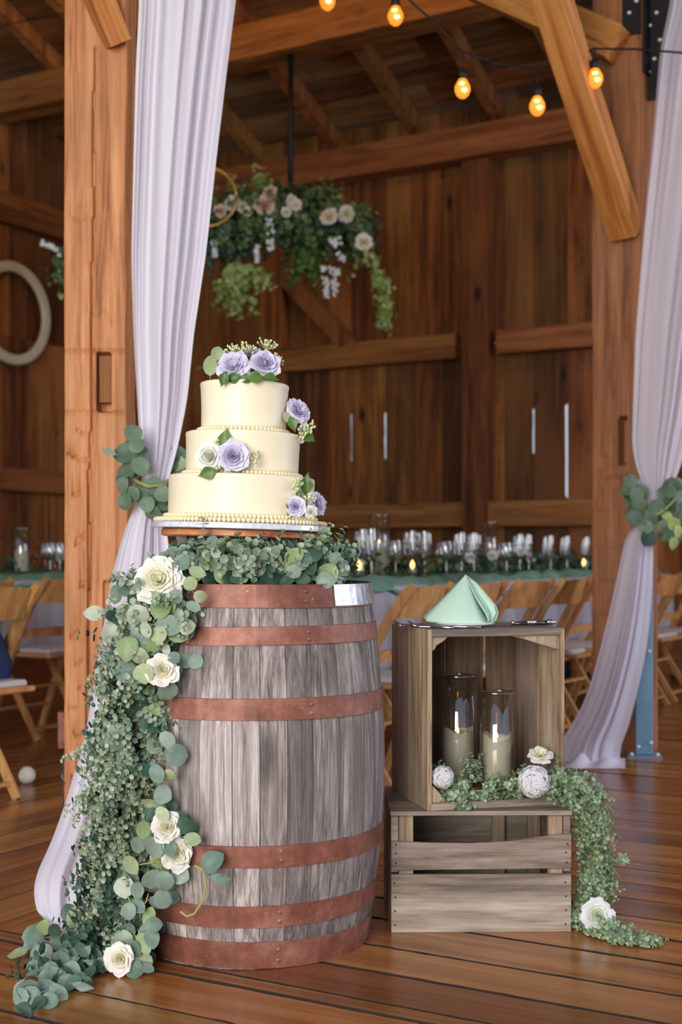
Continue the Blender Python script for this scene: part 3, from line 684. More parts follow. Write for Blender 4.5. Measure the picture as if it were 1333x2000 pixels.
def small_foliage(name, mat, parent, path, radii, nsprig, lr=0.007, slen=0.09, grav=0.5, seed=1, zmin=0.004, front=0.0, stemmat=None, flat=1.0):
    """dense little round leaves in pairs on many short sprigs around a path: one mesh of stuff"""
    r = random.Random(seed); P = [Vector(p) for p in path]; n = len(P)
    cum = [0.0]
    for i in range(n - 1): cum.append(cum[-1] + (P[i + 1] - P[i]).length)
    vs = []; fs = []; sv = MB(); org = parent.location if parent is not None else Vector((0, 0, 0))
    def at(s):
        i = max(0, min(n - 2, next((k for k in range(n - 1) if cum[k + 1] >= s), n - 2))); t = (s - cum[i]) / max(1e-6, cum[i + 1] - cum[i])
        return P[i].lerp(P[i + 1], t), (P[i + 1] - P[i]).normalized(), radii[i] + (radii[i + 1] - radii[i]) * t
    for k in range(nsprig):
        c, t, rad = at(r.uniform(0, cum[-1]))
        x = t.orthogonal().normalized(); y = t.cross(x); a = r.uniform(0, 2 * math.pi)
        out = x * math.cos(a) + y * math.sin(a)
        if front and out.y > 0 and r.random() < front: out.y = -out.y
        p = c + Vector((out.x, out.y * flat, out.z)) * rad * math.sqrt(r.uniform(0.05, 1))
        d = (out * 0.7 + t * r.uniform(-0.2, 0.9) + Vector((r.uniform(-.6, .6), r.uniform(-.6, .6), r.uniform(-.5, .5) - grav))).normalized()
        L = slen * r.uniform(0.5, 1.15); m = max(3, int(L / (lr * 1.15))); pts = []
        side = d.orthogonal().normalized(); side.rotate(Matrix.Rotation(r.uniform(0, 6.28), 3, d))
        for i in range(m):
            q = i / (m - 1); pos = p + d * L * q + Vector((0, 0, -grav * 0.25 * L * q * q))
            if pos.z < zmin + 0.003: pos.z = zmin + 0.003 + r.uniform(0, 0.006)
            pts.append(pos - org)
            side.rotate(Matrix.Rotation(1.57, 3, d))
            for sg in (-1, 1):
                rr = lr * (1.15 - 0.55 * q) * r.uniform(0.8, 1.2); sd = (side * sg).normalized()
                nr = (d * 0.8 + sd * 0.15 + Vector((r.uniform(-.5, .5), r.uniform(-.7, .2), r.uniform(-.2, .6)))).normalized()
                e = (sd - nr * sd.dot(nr)).normalized(); f = nr.cross(e); cc = pos - org + e * rr * 1.05
                n0 = len(vs); vs.append(cc - nr * rr * 0.15)
                for h in range(6):
                    an = h * math.pi / 3; vs.append(cc + e * rr * math.cos(an) + f * rr * math.sin(an) + nr * rr * 0.12 * (1 if h % 2 else 0.6))
                for h in range(6): fs.append((n0, n0 + 1 + h, n0 + 1 + (h + 1) % 6))
        if stemmat is not None and len(pts) > 2: sv.tube([pts[0], pts[len(pts) // 2], pts[-1]], 0.0009, 3, False)
    zl = zmin - org.z
    vs = [(v.x, v.y, max(v.z, zl)) for v in vs]
    o = mesh_obj(name, vs, fs, mat, parent); o['kind'] = 'stuff'
    if stemmat is not None: q = sv.build('stems', stemmat, o); q['kind'] = 'stuff'
    return o
def buds(name, mat, parent, c, rad, n, seed, size=0.0025, stems=True, up=(0, -0.3, 1)):
    r = random.Random(seed); m = MB(); u = Vector(up).normalized()
    for k in range(n):
        d = (Vector((r.gauss(0, 1), r.gauss(0, 1), r.gauss(0, 1))).normalized() * 0.8 + u * 0.9).normalized(); tip = Vector(c) + d * rad * r.uniform(0.5, 1.0)
        m.lathe([(0.0001, -size), (size * .8, -size * .5), (size, 0.2 * size), (size * .5, size * 1.2), (0.0001, size * 1.4)], 5, Matrix.Translation(tip))
        if stems: m.tube([c, tip], 0.0006, 3, False)
    o = m.build(name, mat, parent); o['kind'] = 'stuff'; return o

# ---------------------------------------------------------------- the barrel
BX, BY = -0.2195, 3.34
barrel = empty('barrel', (BX, BY, 0)); tag(barrel, 'weathered grey oak barrel with six rusty hoops under the wedding cake', 'barrel')
BZ = [0, 0.10, 0.22, 0.34, 0.44, 0.54, 0.66, 0.78, 0.8815]; BR = [0.284, 0.302, 0.318, 0.327, 0.329, 0.327, 0.318, 0.305, 0.291]
def br(z): return interp(z, BZ, BR)
ns = 30; wsv = [rnd.choice([0.75, 0.9, 1.0, 1.1, 1.3]) for _ in range(ns)]; tot = sum(wsv); a = 0
for q in wsv:
    da = q / tot * 2 * math.pi; vs = []; fs = []; nu, nv = 5, 22; ac = a + da / 2
    dr = rnd.uniform(-0.0012, 0.0012); gp = 0.0007 / 0.3
    for th in (0, 0.022):
        for j in range(nv + 1):
            z = 0.8815 * j / nv
            for i in range(nu + 1):
                an = a + gp + (da - 2 * gp) * i / nu; e = 0.0016 if i in (0, nu) else 0
                rr = br(z) + dr - th - (e if th == 0 else 0); vs.append((rr * math.cos(an), rr * math.sin(an), z))
    o1 = (nu + 1) * (nv + 1)
    for j in range(nv):
        for i in range(nu):
            b_ = j * (nu + 1) + i; fs.append((b_, b_ + 1, b_ + nu + 2, b_ + nu + 1)); fs.append((o1 + b_ + nu + 1, o1 + b_ + nu + 2, o1 + b_ + 1, o1 + b_))
        b_ = j * (nu + 1); fs.append((b_, b_ + nu + 1, o1 + b_ + nu + 1, o1 + b_)); b_ += nu; fs.append((b_ + nu + 1, b_, o1 + b_, o1 + b_ + nu + 1))
    for i in range(nu):
        fs.append((i + 1, i, o1 + i, o1 + i + 1)); b_ = nv * (nu + 1) + i; fs.append((b_, b_ + 1, o1 + b_ + 1, o1 + b_))
    mesh_obj('stave', vs, fs, M['stave'], barrel); a += da
for z0, z1 in ((0.001, 0.066), (0.099, 0.151), (0.241, 0.292), (0.574, 0.624), (0.744, 0.787), (0.829, 0.884)):
    n = 72; vs = []; fs = []
    for k in range(n):
        an = 2 * math.pi * k / n; jz = 0.0012 * math.sin(an * 2 + z0 * 30)
        for (z, dr) in ((z0, 0.001), (z0 + 0.001, 0.0036), (z1 - 0.001, 0.0036), (z1, 0.001)):
            rr = br(min(z, 0.88)) + dr; vs.append((rr * math.cos(an), rr * math.sin(an), z + jz))
    for k in range(n):
        k2 = (k + 1) % n
        for i in range(3): fs.append((k * 4 + i, k2 * 4 + i, k2 * 4 + i + 1, k * 4 + i + 1))
    hp = mesh_obj('hoop', vs, fs, M['rust'], barrel, smooth=False)
    for rv in range(2):
        an = R(-62) if z0 > 0.5 else R(-75); zz = z0 + (z1 - z0) * (0.3 + 0.4 * rv); rr = br(zz) + 0.003
        mm = Matrix.Translation((rr * math.cos(an), rr * math.sin(an), zz)) @ Matrix.Rotation(an, 4, 'Z') @ Matrix.Rotation(R(90), 4, 'Y')
        MB().lathe([(0.006, 0), (0.005, 0.002), (0.0001, 0.003)], 8, mm).build('rivet', M['rust'], hp)
# zinc end of the top hoop on the right
vs = []; fs = []
for i in range(9):
    an = R(-47 + 42 * i / 8)
    for (z, dr) in ((0.832, 0.004), (0.882, 0.004), (0.882, 0.0058), (0.832, 0.0058)):
        rr = br(z) + dr; vs.append((rr * math.cos(an), rr * math.sin(an), z))
for i in range(8):
    for k in range(4): fs.append((i * 4 + k, i * 4 + (k + 1) % 4, (i + 1) * 4 + (k + 1) % 4, (i + 1) * 4 + k))
fs += [(0, 1, 2, 3), (32, 35, 34, 33)]
mesh_obj('hoop_end', vs, fs, M['zinc'], barrel)['label'] = 'silvery zinc end of the top hoop'
hw = 0.0
for i in range(5):
    x0, x1 = -0.27 + 0.108 * i, -0.27 + 0.108 * (i + 1) - 0.003
    pts = []
    for k in range(7):
        x = x0 + (x1 - x0) * k / 6; pts.append((x, -math.sqrt(max(0, 0.268 ** 2 - x * x))))
    pts += [(x, -y) for x, y in reversed(pts)]; n = len(pts)
    vs = [(x, y, 0.845) for x, y in pts] + [(x, y, 0.865) for x, y in pts]
    mesh_obj('head_board', vs, [tuple(range(n))[::-1], tuple(range(n, 2 * n))] + [(k, (k + 1) % n, (k + 1) % n + n, k + n) for k in range(n)], M['stave'], barrel)

# ---------------------------------------------------------------- cake stand and cake, leaning a little to the right
KX, KY = (470 - CX) / F * 3.34, 3.34
stand = empty('cake_stand', (KX, KY, 0.866)); tag(stand, 'low wooden cake stand with dark legs, standing on the barrel head', 'cake stand'); 
TILT = R(1.7)
m = MB().lathe([(0.0001, 0.128), (0.192, 0.128), (0.198, 0.131), (0.198, 0.144), (0.192, 0.147), (0.0001, 0.147)], 48, Matrix.Translation((0, 0, -0.138)), smooth=False)
sl = m.build('slab', M['slab'], stand); sl.rotation_euler = (0, TILT, 0); sl.location = (0, 0, 0.138)
for an in (218, 322, 38, 142):
    x, y = 0.170 * math.cos(R(an)), 0.170 * math.sin(R(an)); MB().bar((x, y, 0), (x, y, 0.130 - x * math.tan(TILT)), 0.028, 0.028, bev=0.002).build('leg', M['leg_dark'], stand)
MB().box((0, 0, 0.06), (0.20, 0.03, 0.02)).build('stretcher', M['leg_dark'], stand)

cake = empty('wedding_cake', (KX, KY, 1.0135)); cake.rotation_euler = (0, TILT, 0)
tag(cake, 'three-tier cream wedding cake with piped pearl borders on a silver board', 'cake')
MB().lathe([(0.0001, 0), (0.222, 0), (0.2235, 0.002), (0.2235, 0.0125), (0.222, 0.0145), (0.0001, 0.0145)], 64, smooth=False).build('cake_board', M['foil'], cake)
def tier(name, r0, r1, z0, z1):
    pr = [(0.0001, z0), (r0 - 0.004, z0), (r0, z0 + 0.003)]
    for k in range(1, 8): t = k / 8; pr.append((r0 + (r1 - r0) * t ** 2.2, z0 + (z1 - z0) * t))
    pr += [(r1, z1 - 0.006), (r1 - 0.001, z1 - 0.002), (r1 - 0.006, z1), (0.0001, z1 - 0.0005)]
    return MB().lathe(pr, 96).build(name, M['icing'], cake)
def pearls(rad, z, s, parent):
    m = MB(); n = int(2 * math.pi * rad / (s * 1.85))
    for k in range(n):
        a = 2 * math.pi * k / n
        m.lathe([(0.0001, -s), (s * .7, -s * .7), (s, 0), (s * .72, s * .7), (0.0001, s)], 8, Matrix.Translation((rad * math.cos(a), rad * math.sin(a), z + s)))
    return m.build('pearl_border', M['pearl'], parent)
t3 = tier('tier', 0.182, 0.183, 0.026, 0.133); t2 = tier('tier', 0.141, 0.144, 0.138, 0.2415); t1 = tier('tier', 0.106, 0.1115, 0.2465, 0.366)
MB().lathe([(0.0001, 0.0145), (0.205, 0.0145), (0.208, 0.018), (0.206, 0.026), (0.0001, 0.0265)], 96).build('icing_base', M['icing'], cake)
pearls(0.212, 0.0145, 0.0062, cake); pearls(0.1885, 0.026, 0.0056, cake); pearls(0.1475, 0.1325, 0.0056, cake); pearls(0.1125, 0.2410, 0.0056, cake)
MB().lathe([(0.145, 0.133), (0.146, 0.136), (0.141, 0.138)], 96).build('icing_bead', M['icing'], cake)
bpy.context.view_layer.update()
CM = Matrix.Translation(cake.location) @ Matrix.Rotation(TILT, 4, 'Y')
def onspray(name, label, at, lst, lv, bd, group='flower sprays on the cake'):
    """a little silk spray: roses (kind, x, y, r px, facing), leaves, gypsophila"""
    base = at; t = empty(name, base); tag(t, label, 'flowers', group)
    for (k, x, y, Yd, px, fc) in lst: flower(t, k, W(x, y, Yd), fc, px / F * Yd, 'lilac_rose' if k == 'l' else 'white_rose', 0.95)
    for (k, x, y, Yd, px, an) in lv: leaf_px(t, k, x, y, Yd, px, an, 0.3)
    for (x, y, Yd, px, n, up) in bd:
        buds('filler_buds', M['bud'], t, W(x, y, Yd) - base, px / F * Yd, n, int(x + y), 0.0028, up=up)
    return t
M['bud'] = plain('cream_buds', (0.62, 0.66, 0.36), 0.6)
M['bud_w'] = plain('lilac_white_buds', (0.70, 0.68, 0.80), 0.6)
onspray('flower_spray', 'lilac rose spray with cream buds lying on top of the highest cake tier', W(480, 738, 3.28),
        [('l', 456, 716, 3.27, 36, (-0.1, -1, 0.45)), ('l', 517, 712, 3.28, 33, (0.35, -1, 0.5)), ('l', 497, 692, 3.36, 22, (0, -0.5, 1))],
        [('g', 411, 714, 3.27, 40, 178), ('g', 425, 690, 3.33, 30, 170), ('k', 437, 740, 3.215, 34, -20), ('k', 500, 737, 3.22, 40, 80), ('k', 530, 738, 3.23, 36, 85), ('k', 480, 740, 3.23, 34, -85), ('k', 455, 739, 3.23, 36, -80)],
        [(458, 694, 3.32, 22, 26, (-0.2, -0.3, 1)), (480, 690, 3.32, 24, 26, (0, -0.3, 1)), (520, 684, 3.36, 26, 30, (0.3, -0.3, 1)), (538, 704, 3.34, 18, 12, (1, -0.2, 0.6)), (500, 700, 3.3, 14, 10, (0, -1, 0.5))])
onspray('flower_spray', 'pair of pale lilac roses on the front of the middle cake tier', W(435, 893, 3.19),
        [('cw', 411, 893, 3.185, 31, (-0.3, -1, 0.15)), ('l', 456, 892, 3.175, 34, (0.05, -1, 0.1))],
        [('k', 440, 857, 3.19, 46, 172), ('k', 405, 924, 3.16, 42, -72), ('k', 460, 918, 3.17, 30, 60)],
        [(496, 890, 3.19, 14, 16, (0.6, -1, 0.2)), (425, 915, 3.17, 9, 8, (0, -1, 0)), (500, 905, 3.185, 8, 8, (0.6, -1, -0.2)), (425, 868, 3.19, 10, 10, (0, -1, 0.5))])
onspray('flower_spray', 'single lilac rose spray at the right side of the top cake tier', W(588, 815, 3.34),
        [('l', 583, 803, 3.33, 29, (0.8, -0.9, 0.6)), ('cw', 592, 838, 3.33, 13, (0.8, -0.9, -0.2)), ('cw', 589, 858, 3.31, 9, (0.5, -0.9, -0.6))],
        [('k', 572, 828, 3.29, 34, 20), ('k', 603, 853, 3.31, 36, 55), ('g', 560, 815, 3.30, 24, 20)],
        [(598, 835, 3.31, 20, 24, (0.8, -0.8, -0.1)), (586, 845, 3.30, 16, 14, (0.5, -1, -0.3))])
onspray('flower_spray', 'lilac rose spray on the cake board at the right side of the bottom tier', W(598, 990, 3.25),
        [('l', 577, 990, 3.21, 23, (-0.1, -1, 0.15)), ('l', 621, 984, 3.26, 25, (1, -0.7, 0.2)), ('cw', 608, 1000, 3.21, 14, (0.3, -1, -0.2))],
        [('k', 599, 945, 3.24, 46, 172), ('k', 553, 993, 3.205, 36, 10), ('k', 585, 965, 3.22, 22, 150), ('k', 565, 1008, 3.20, 24, -60)],
        [(583, 955, 3.22, 22, 34, (-0.5, -0.6, 1)), (605, 975, 3.21, 16, 18, (0.2, -1, 0.4)), (610, 1012, 3.20, 10, 10, (0.3, -1, 0))])

# ---------------------------------------------------------------- crates
def crate_root(name, label, corner, rz_):
    t = empty(name, corner, rz_); tag(t, label, 'crate'); return t
def slat(parent, pts, y0, y1, mat, name='slat', plane='xz', off=0.0):
    """board from an outline in local x,z and a thickness along y (or outline y,z and thickness x)"""
    n = len(pts); cx = sum(p[0] for p in pts) / n; cz = sum(p[1] for p in pts) / n
    if plane == 'xz': f = lambda p, t: (p[0] - cx, t, p[1] - cz); loc = (cx, 0, cz)
    elif plane == 'yz': f = lambda p, t: (t, p[0] - cx, p[1] - cz); loc = (0, cx, cz)
    else: f = lambda p, t: (p[0] - cx, p[1] - cz, t); loc = (cx, cz, 0)
    vs = [f(p, y0) for p in pts] + [f(p, y1) for p in pts]
    o = mesh_obj(name, vs, [tuple(range(n)), tuple(range(n, 2 * n))[::-1]] + [(k + n, (k + 1) % n + n, (k + 1) % n, k) for k in range(n)], mat, parent)
    bmx = bmesh.new(); bmx.from_mesh(o.data); bmesh.ops.recalc_face_normals(bmx, faces=bmx.faces)
    bmesh.ops.bevel(bmx, geom=list(bmx.edges), offset=0.0012, segments=1, affect='EDGES'); bmx.to_mesh(o.data); bmx.free()
    o.location = loc; return o
def rect(a0, a1, b0, b1): return [(a0, b0), (a1, b0), (a1, b1), (a0, b1)]
cw, cd, chh = 0.455, 0.37, 0.306
Yc = 3.352; lc = crate_root('wooden_crate', 'lower grey crate lying on its open side, slatted front with a gap near the top', ((765 - CX) / F * Yc, Yc, 0), R(1.2))
K1, K2 = M['crate'], M['crate_z']
K3 = wood('shaded_crate_back', (0.05, 0.028, 0.018), (0.13, 0.080, 0.052), (0.24, 0.16, 0.11), axis=2, grain=16, stretch=0.07, rough=0.75, bump=0.3, knots=0.4, vary=0.3)  # shade inside the upper crate put into a darker wood colour
slat(lc, rect(0.0, cw, 0.0, 0.146), 0, 0.010, K1)
slat(lc, [(0.0, 0.157), (cw, 0.160), (cw + 0.001, 0.247), (0.40, 0.243), (0.30, 0.229), (0.20, 0.224), (0.09, 0.226), (0.0, 0.230)], 0, 0.010, K1)
for i, (y0, y1) in enumerate(((-0.004, 0.12), (0.126, 0.245), (0.250, cd))):
    slat(lc, rect(-0.003, cw + 0.002, y0, y1), chh - 0.011 - 0.0, chh, K1, plane='xy')
for z0, z1 in ((0.0, 0.143), (0.150, 0.292)):
    slat(lc, rect(0.012, cd - 0.012, z0, z1), 0.0, 0.018, K1, plane='yz'); slat(lc, rect(0.012, cd - 0.012, z0, z1), cw - 0.018, cw, K1, plane='yz')
    slat(lc, rect(0.0, cw, z0, z1 - 0.012), cd - 0.010, cd, K1)
for x0, y0 in ((0.020, 0.012), (cw - 0.056, 0.012), (0.020, cd - 0.035), (cw - 0.056, cd - 0.035), (0.30, cd - 0.03)):
    slat(lc, rect(x0, x0 + 0.036, -0.0, chh - 0.013), y0, y0 + 0.02, K2, name='corner_post')
nl = MB()
for x in (0.010, cw - 0.012):
    for z in (0.02, 0.055, 0.09, 0.125, 0.175, 0.20, 0.222): nl.lathe([(0.0026, 0), (0.0001, 0.0008)], 6, Matrix.Translation((x + rnd.uniform(-.003, .003), -0.0002, z)) @ Matrix.Rotation(R(90), 4, 'X'))
nn = nl.build('nails', M['steel'], lc); nn['kind'] = 'stuff'

uw, ud, uh = 0.370, 0.309, 0.457
YU = 3.353; UR = R(15)
uc = crate_root('wooden_crate', 'upper brown crate standing on end, open towards the viewer, holding two candles', ((838 - CX) / F * YU, YU, chh), UR)
slat(uc, rect(0.0, uw, 0, ud), 0, 0.019, K1, 'end_panel', 'xy'); 
slat(uc, [(0.009, 0), (uw - 0.002, 0.0), (uw, ud), (0, ud)], uh - 0.019, uh, K1, 'end_panel', 'xy')
def jag(y0, y1, z0, z1): return rect(y0, y1, z0, z1)
slat(uc, rect(0, 0.150, 0.0, uh), -0.002, 0.009, K2, plane='yz'); slat(uc, rect(0.156, ud, 0.0, uh), -0.002, 0.009, K2, plane='yz')
slat(uc, rect(0, 0.145, 0.0, uh - 0.003), uw - 0.009, uw + 0.001, K2, plane='yz'); slat(uc, rect(0.151, ud, 0.0, uh), uw - 0.009, uw + 0.001, K2, plane='yz')
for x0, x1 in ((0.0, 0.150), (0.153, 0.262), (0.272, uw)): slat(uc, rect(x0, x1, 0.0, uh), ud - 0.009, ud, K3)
slat(uc, [(0.009, uh - 0.019), (0.055, uh - 0.019), (0.045, uh - 0.028), (0.036, uh - 0.034), (0.024, uh - 0.040), (0.018, uh - 0.052), (0.009, uh - 0.056)], 0.008, 0.026, K2, 'corner_block')
slat(uc, [(uw - 0.009, uh - 0.019), (uw - 0.009, uh - 0.058), (uw - 0.03, uh - 0.052), (uw - 0.07, uh - 0.040), (uw - 0.11, uh - 0.028), (uw - 0.145, uh - 0.019)], 0.008, 0.024, K2, 'corner_block')
slat(uc, [(0.009, 0.019), (0.058, 0.019), (0.045, 0.028), (0.020, 0.055), (0.009, 0.066)], 0.006, 0.024, K2, 'corner_block')
slat(uc, [(uw - 0.009, 0.019), (uw - 0.055, 0.019), (uw - 0.009, 0.060)], 0.006, 0.024, K2, 'corner_block')

# ---------------------------------------------------------------- candles in glass cylinders
M['rim'] = glass('glass_rim', (0.9, 0.93, 0.92), 0.35)
M['glass'] = glass('clear_glass', (0.97, 0.97, 0.97), 0.12)
M['wax'] = plain('ivory_wax', (0.86, 0.77, 0.58), 0.5, sub=0.35)
M['flame'] = emit('flame', (1.0, 0.42, 0.10), 8)
def candle_glass(label, x, Y, z0, rad, h, ch, crad, seed, light=0.6, n=40, group=None):
    p = Vector(((x - CX) / F * Y, Y, z0)); t = empty('candle_vase', p); tag(t, label, 'candle holder', group)
    MB().lathe([(0.0001, 0.0), (rad - 0.002, 0.0), (rad, 0.002), (rad, h * 0.5), (rad, h), (rad - 0.0025, h), (rad - 0.0025, 0.006), (0.0001, 0.006)], n).build('glass_cylinder', M['glass'], t)
    MB().lathe([(rad - 0.003, h), (rad - 0.001, h + 0.0016), (rad + 0.0008, h), (rad, h - 0.002)], n).build('rim', M['rim'], t)
    pr = [(0.0001, 0.007), (crad, 0.007), (crad, ch)]; c = MB().lathe([(0.0001, 0.007), (crad - 0.001, 0.007), (crad, 0.01), (crad, ch * 0.5), (crad, ch - 0.004), (crad - 0.002, ch), (crad - 0.006, ch - 0.004), (crad * 0.6, ch - 0.018), (0.0001, ch - 0.022)], n)
    v2 = []
    for v in c.v:
        if v[2] > ch * 0.75: a = math.atan2(v[1], v[0]); v = (v[0], v[1], v[2] + 0.006 * math.sin(a * 2 + seed) + 0.003 * math.sin(a * 5 + seed))
        v2.append(v)
    c.v = v2; cn = c.build('candle', M['wax'], t)
    MB().tube([(0, 0, ch - 0.024), (0.001, 0, ch - 0.008)], 0.0012, 6).build('wick', M['steel'], cn)
    MB().lathe([(0.0001, ch - 0.014), (0.0030, ch - 0.010), (0.0034, ch - 0.006), (0.0018, ch + 0.001), (0.0001, ch + 0.006)], 10).build('flame', M['flame'], cn)
    return t
zf = chh + 0.0195
candle_glass('taller glass cylinder with an ivory pillar candle, standing at the left inside the upper crate', 895, 3.585, zf, 0.0520, 0.302, 0.158, 0.042, 1)
candle_glass('shorter glass cylinder with an ivory pillar candle, standing at the front inside the upper crate', 971.5, 3.500, zf, 0.0455, 0.266, 0.155, 0.0385, 2.2)
# ---------------------------------------------------------------- plate, napkin, cutlery on the upper crate
M['china'] = plain('white_china', (0.80, 0.82, 0.84), 0.12, spec=0.6)
M['silver'] = plain('polished_silver', (0.62, 0.60, 0.60), 0.14, 1.0)
M['napkin'] = plain('mint_linen', (0.50, 0.69, 0.57), 0.75, noise=0.05, nscale=300, bump=0.05, sheen=0.3, trans=0.1)
TZ = chh + uh + 0.0005
def onTop(x, Y): return Vector(((x - CX) / F * Y, Y, TZ))
pp = onTop(908, 3.485)
plate = empty('plate', pp); tag(plate, 'small white plate under the mint napkin', 'plate')
MB().lathe([(0.0001, 0.001), (0.045, 0.0), (0.048, 0.003), (0.078, 0.009), (0.0785, 0.0108), (0.046, 0.006), (0.0001, 0.004)], 48).build('dish', M['china'], plate)
nk = empty('napkin', pp + Vector((0.0, 0.012, 0.0150))); tag(nk, 'mint green cloth napkin folded into a standing pyramid', 'napkin')
def ruled(mb, apex_line, base_curve, n=14, bulge=0.0, nrm=(0, -1, 0)):
    vs = []; fs = []; k = len(base_curve)
    for i in range(n + 1):
        t = i / n
        for j, bpt in enumerate(base_curve):
            ap = Vector(apex_line[j]) if hasattr(apex_line[0], '__len__') else Vector(apex_line)
            p = ap.lerp(Vector(bpt), t) + Vector(nrm) * bulge * math.sin(math.pi * t) * math.sin(math.pi * j / (k - 1))
            vs.append(p)
    for i in range(n):
        for j in range(k - 1): fs.append((i * k + j, i * k + j + 1, (i + 1) * k + j + 1, (i + 1) * k + j))
    mb.add(vs, fs, None, True)
A = (0.004, 0.0, 0.1205)
n1 = MB()
# front sheet: apex -> left foot ... right foot, rolling round at the right into the back sheet
front_c = [(-0.108, -0.010, 0.012), (-0.100, -0.030, 0.000), (-0.060, -0.052, -0.004), (-0.010, -0.064, -0.006), (0.030, -0.066, -0.007), (0.055, -0.060, -0.006)]
ruled(n1, A, front_c, bulge=0.012)
roll = [(0.055, -0.060, -0.006), (0.070, -0.054, -0.002), (0.080, -0.044, 0.010), (0.083, -0.034, 0.026), (0.080, -0.022, 0.040)]
ap_r = [(0.004, 0, 0.1205), (0.007, 0, 0.119), (0.010, 0.002, 0.118), (0.012, 0.004, 0.118), (0.014, 0.006, 0.118)]
# the rolled outer edge: an open fold with a hollow inside
vs = []; fs = []; n = 16
outer = [Vector((0.004, 0.000, 0.1205)), Vector((0.030, -0.018, 0.100)), Vector((0.055, -0.028, 0.070)), Vector((0.078, -0.032, 0.042)), Vector((0.0835, -0.036, 0.022)), Vector((0.074, -0.048, 0.004)), Vector((0.055, -0.060, -0.006))]
inner = [Vector((0.004, -0.001, 0.1195)), Vector((0.013, -0.022, 0.095)), Vector((0.024, -0.038, 0.066)), Vector((0.038, -0.050, 0.040)), Vector((0.050, -0.056, 0.022)), Vector((0.056, -0.059, 0.008)), Vector((0.055, -0.060, -0.006))]
backl = [Vector((0.006, 0.004, 0.119)), Vector((0.034, 0.006, 0.098)), Vector((0.060, 0.008, 0.068)), Vector((0.084, 0.006, 0.040)), Vector((0.089, -0.010, 0.022)), Vector((0.082, -0.030, 0.002)), Vector((0.060, -0.055, -0.008))]
def strip(mb, a, b, sub=4, mid=None):
    vs = []; fs = []
    k = len(a)
    for s in range(sub + 1):
        t = s / sub
        for i in range(k): vs.append(a[i].lerp(b[i], t) + (Vector(mid) * math.sin(math.pi * t) * math.sin(math.pi * i / (k - 1)) if mid else Vector((0, 0, 0))))
    for s in range(sub):
        for i in range(k - 1): fs.append((s * k + i, s * k + i + 1, (s + 1) * k + i + 1, (s + 1) * k + i))
    mb.add(vs, fs, None, True)
strip(n1, outer, backl)                                                           # thick rolled outer edge
back_c = [(-0.108, -0.010, 0.012), (-0.090, 0.020, 0.0), (-0.040, 0.045, 0.0), (0.020, 0.050, 0.0), (0.060, 0.030, 0.005), (0.084, 0.006, 0.030)]
ruled(n1, (0.006, 0.004, 0.119), back_c, bulge=-0.008)
inner_back = [p + Vector((0.012, 0.022, 0.0)) * (1 - abs(i - 3) / 3.5) for i, p in enumerate(inner)]
strip(n1, inner, inner_back); strip(n1, inner_back, [p + Vector((-0.002, 0.01, 0.0)) for p in outer], 4, (0.0, 0.02, 0.0))
nb = n1.build('folded_cloth', M['napkin'], nk)
sm = nb.modifiers.new('thick', 'SOLIDIFY'); sm.thickness = 0.0018; sm.offset = 0
def fork(label, p, rz_, L=0.19, group=None):
    t = empty('fork', p, rz_); tag(t, label, 'fork', group)
    h = MB(); h.tube([(0, -L * .5, 0.003), (0, -L * .25, 0.004), (0, L * .12, 0.006), (0, L * .2, 0.004)], [0.0045, 0.0035, 0.0022, 0.003], 8); h.build('handle', M['silver'], t)
    k = MB(); k.box((0, L * .25, 0.0035), (0.022, 0.03, 0.0015), bev=0.0004)
    k.build('neck', M['silver'], t)
    for i in range(4):
        x = -0.0095 + i * 0.0063; MB().tube([(x, L * .3, 0.0035), (x, L * .4, 0.006), (x, L * .5, 0.017)], [0.0018, 0.0016, 0.001], 6).build('tine', M['silver'], t)
    return t
fork('silver fork with its tines over the front left corner of the crate top', onTop(826, 3.435) , R(52), group=None)
fork('silver fork lying half under the plate on the crate top', onTop(868, 3.42) + Vector((0, 0, 0.0)), R(76))
kn = empty('knife', onTop(1010, 3.52), R(-90 + 12)); tag(kn, 'dark-handled table knife with beaded silver ferrules, to the right of the napkin', 'knife')
MB().box((0, -0.075, 0.006), (0.018, 0.12, 0.0016), bev=0.0005).build('blade', M['silver'], kn)
M['handle'] = plain('dark_handle', (0.05, 0.045, 0.05), 0.25, 0.5)
MB().tube([(0, -0.015, 0.0065), (0, 0.02, 0.0075), (0, 0.095, 0.0075)], [0.005, 0.0062, 0.0068], 10).build('handle', M['handle'], kn)
for y, r_ in ((-0.012, 0.0065), (0.032, 0.0092), (0.040, 0.0092), (0.048, 0.0088), (0.088, 0.009), (0.098, 0.0085), (0.106, 0.006)):
    MB().lathe([(0.0001, -r_ * .7), (r_ * .7, -r_ * .5), (r_, 0), (r_ * .7, r_ * .5), (0.0001, r_ * .7)], 10, Matrix.Translation((0, y, 0.0093)) @ Matrix.Rotation(R(90), 4, 'X')).build('ferrule_bead', M['silver'], kn)

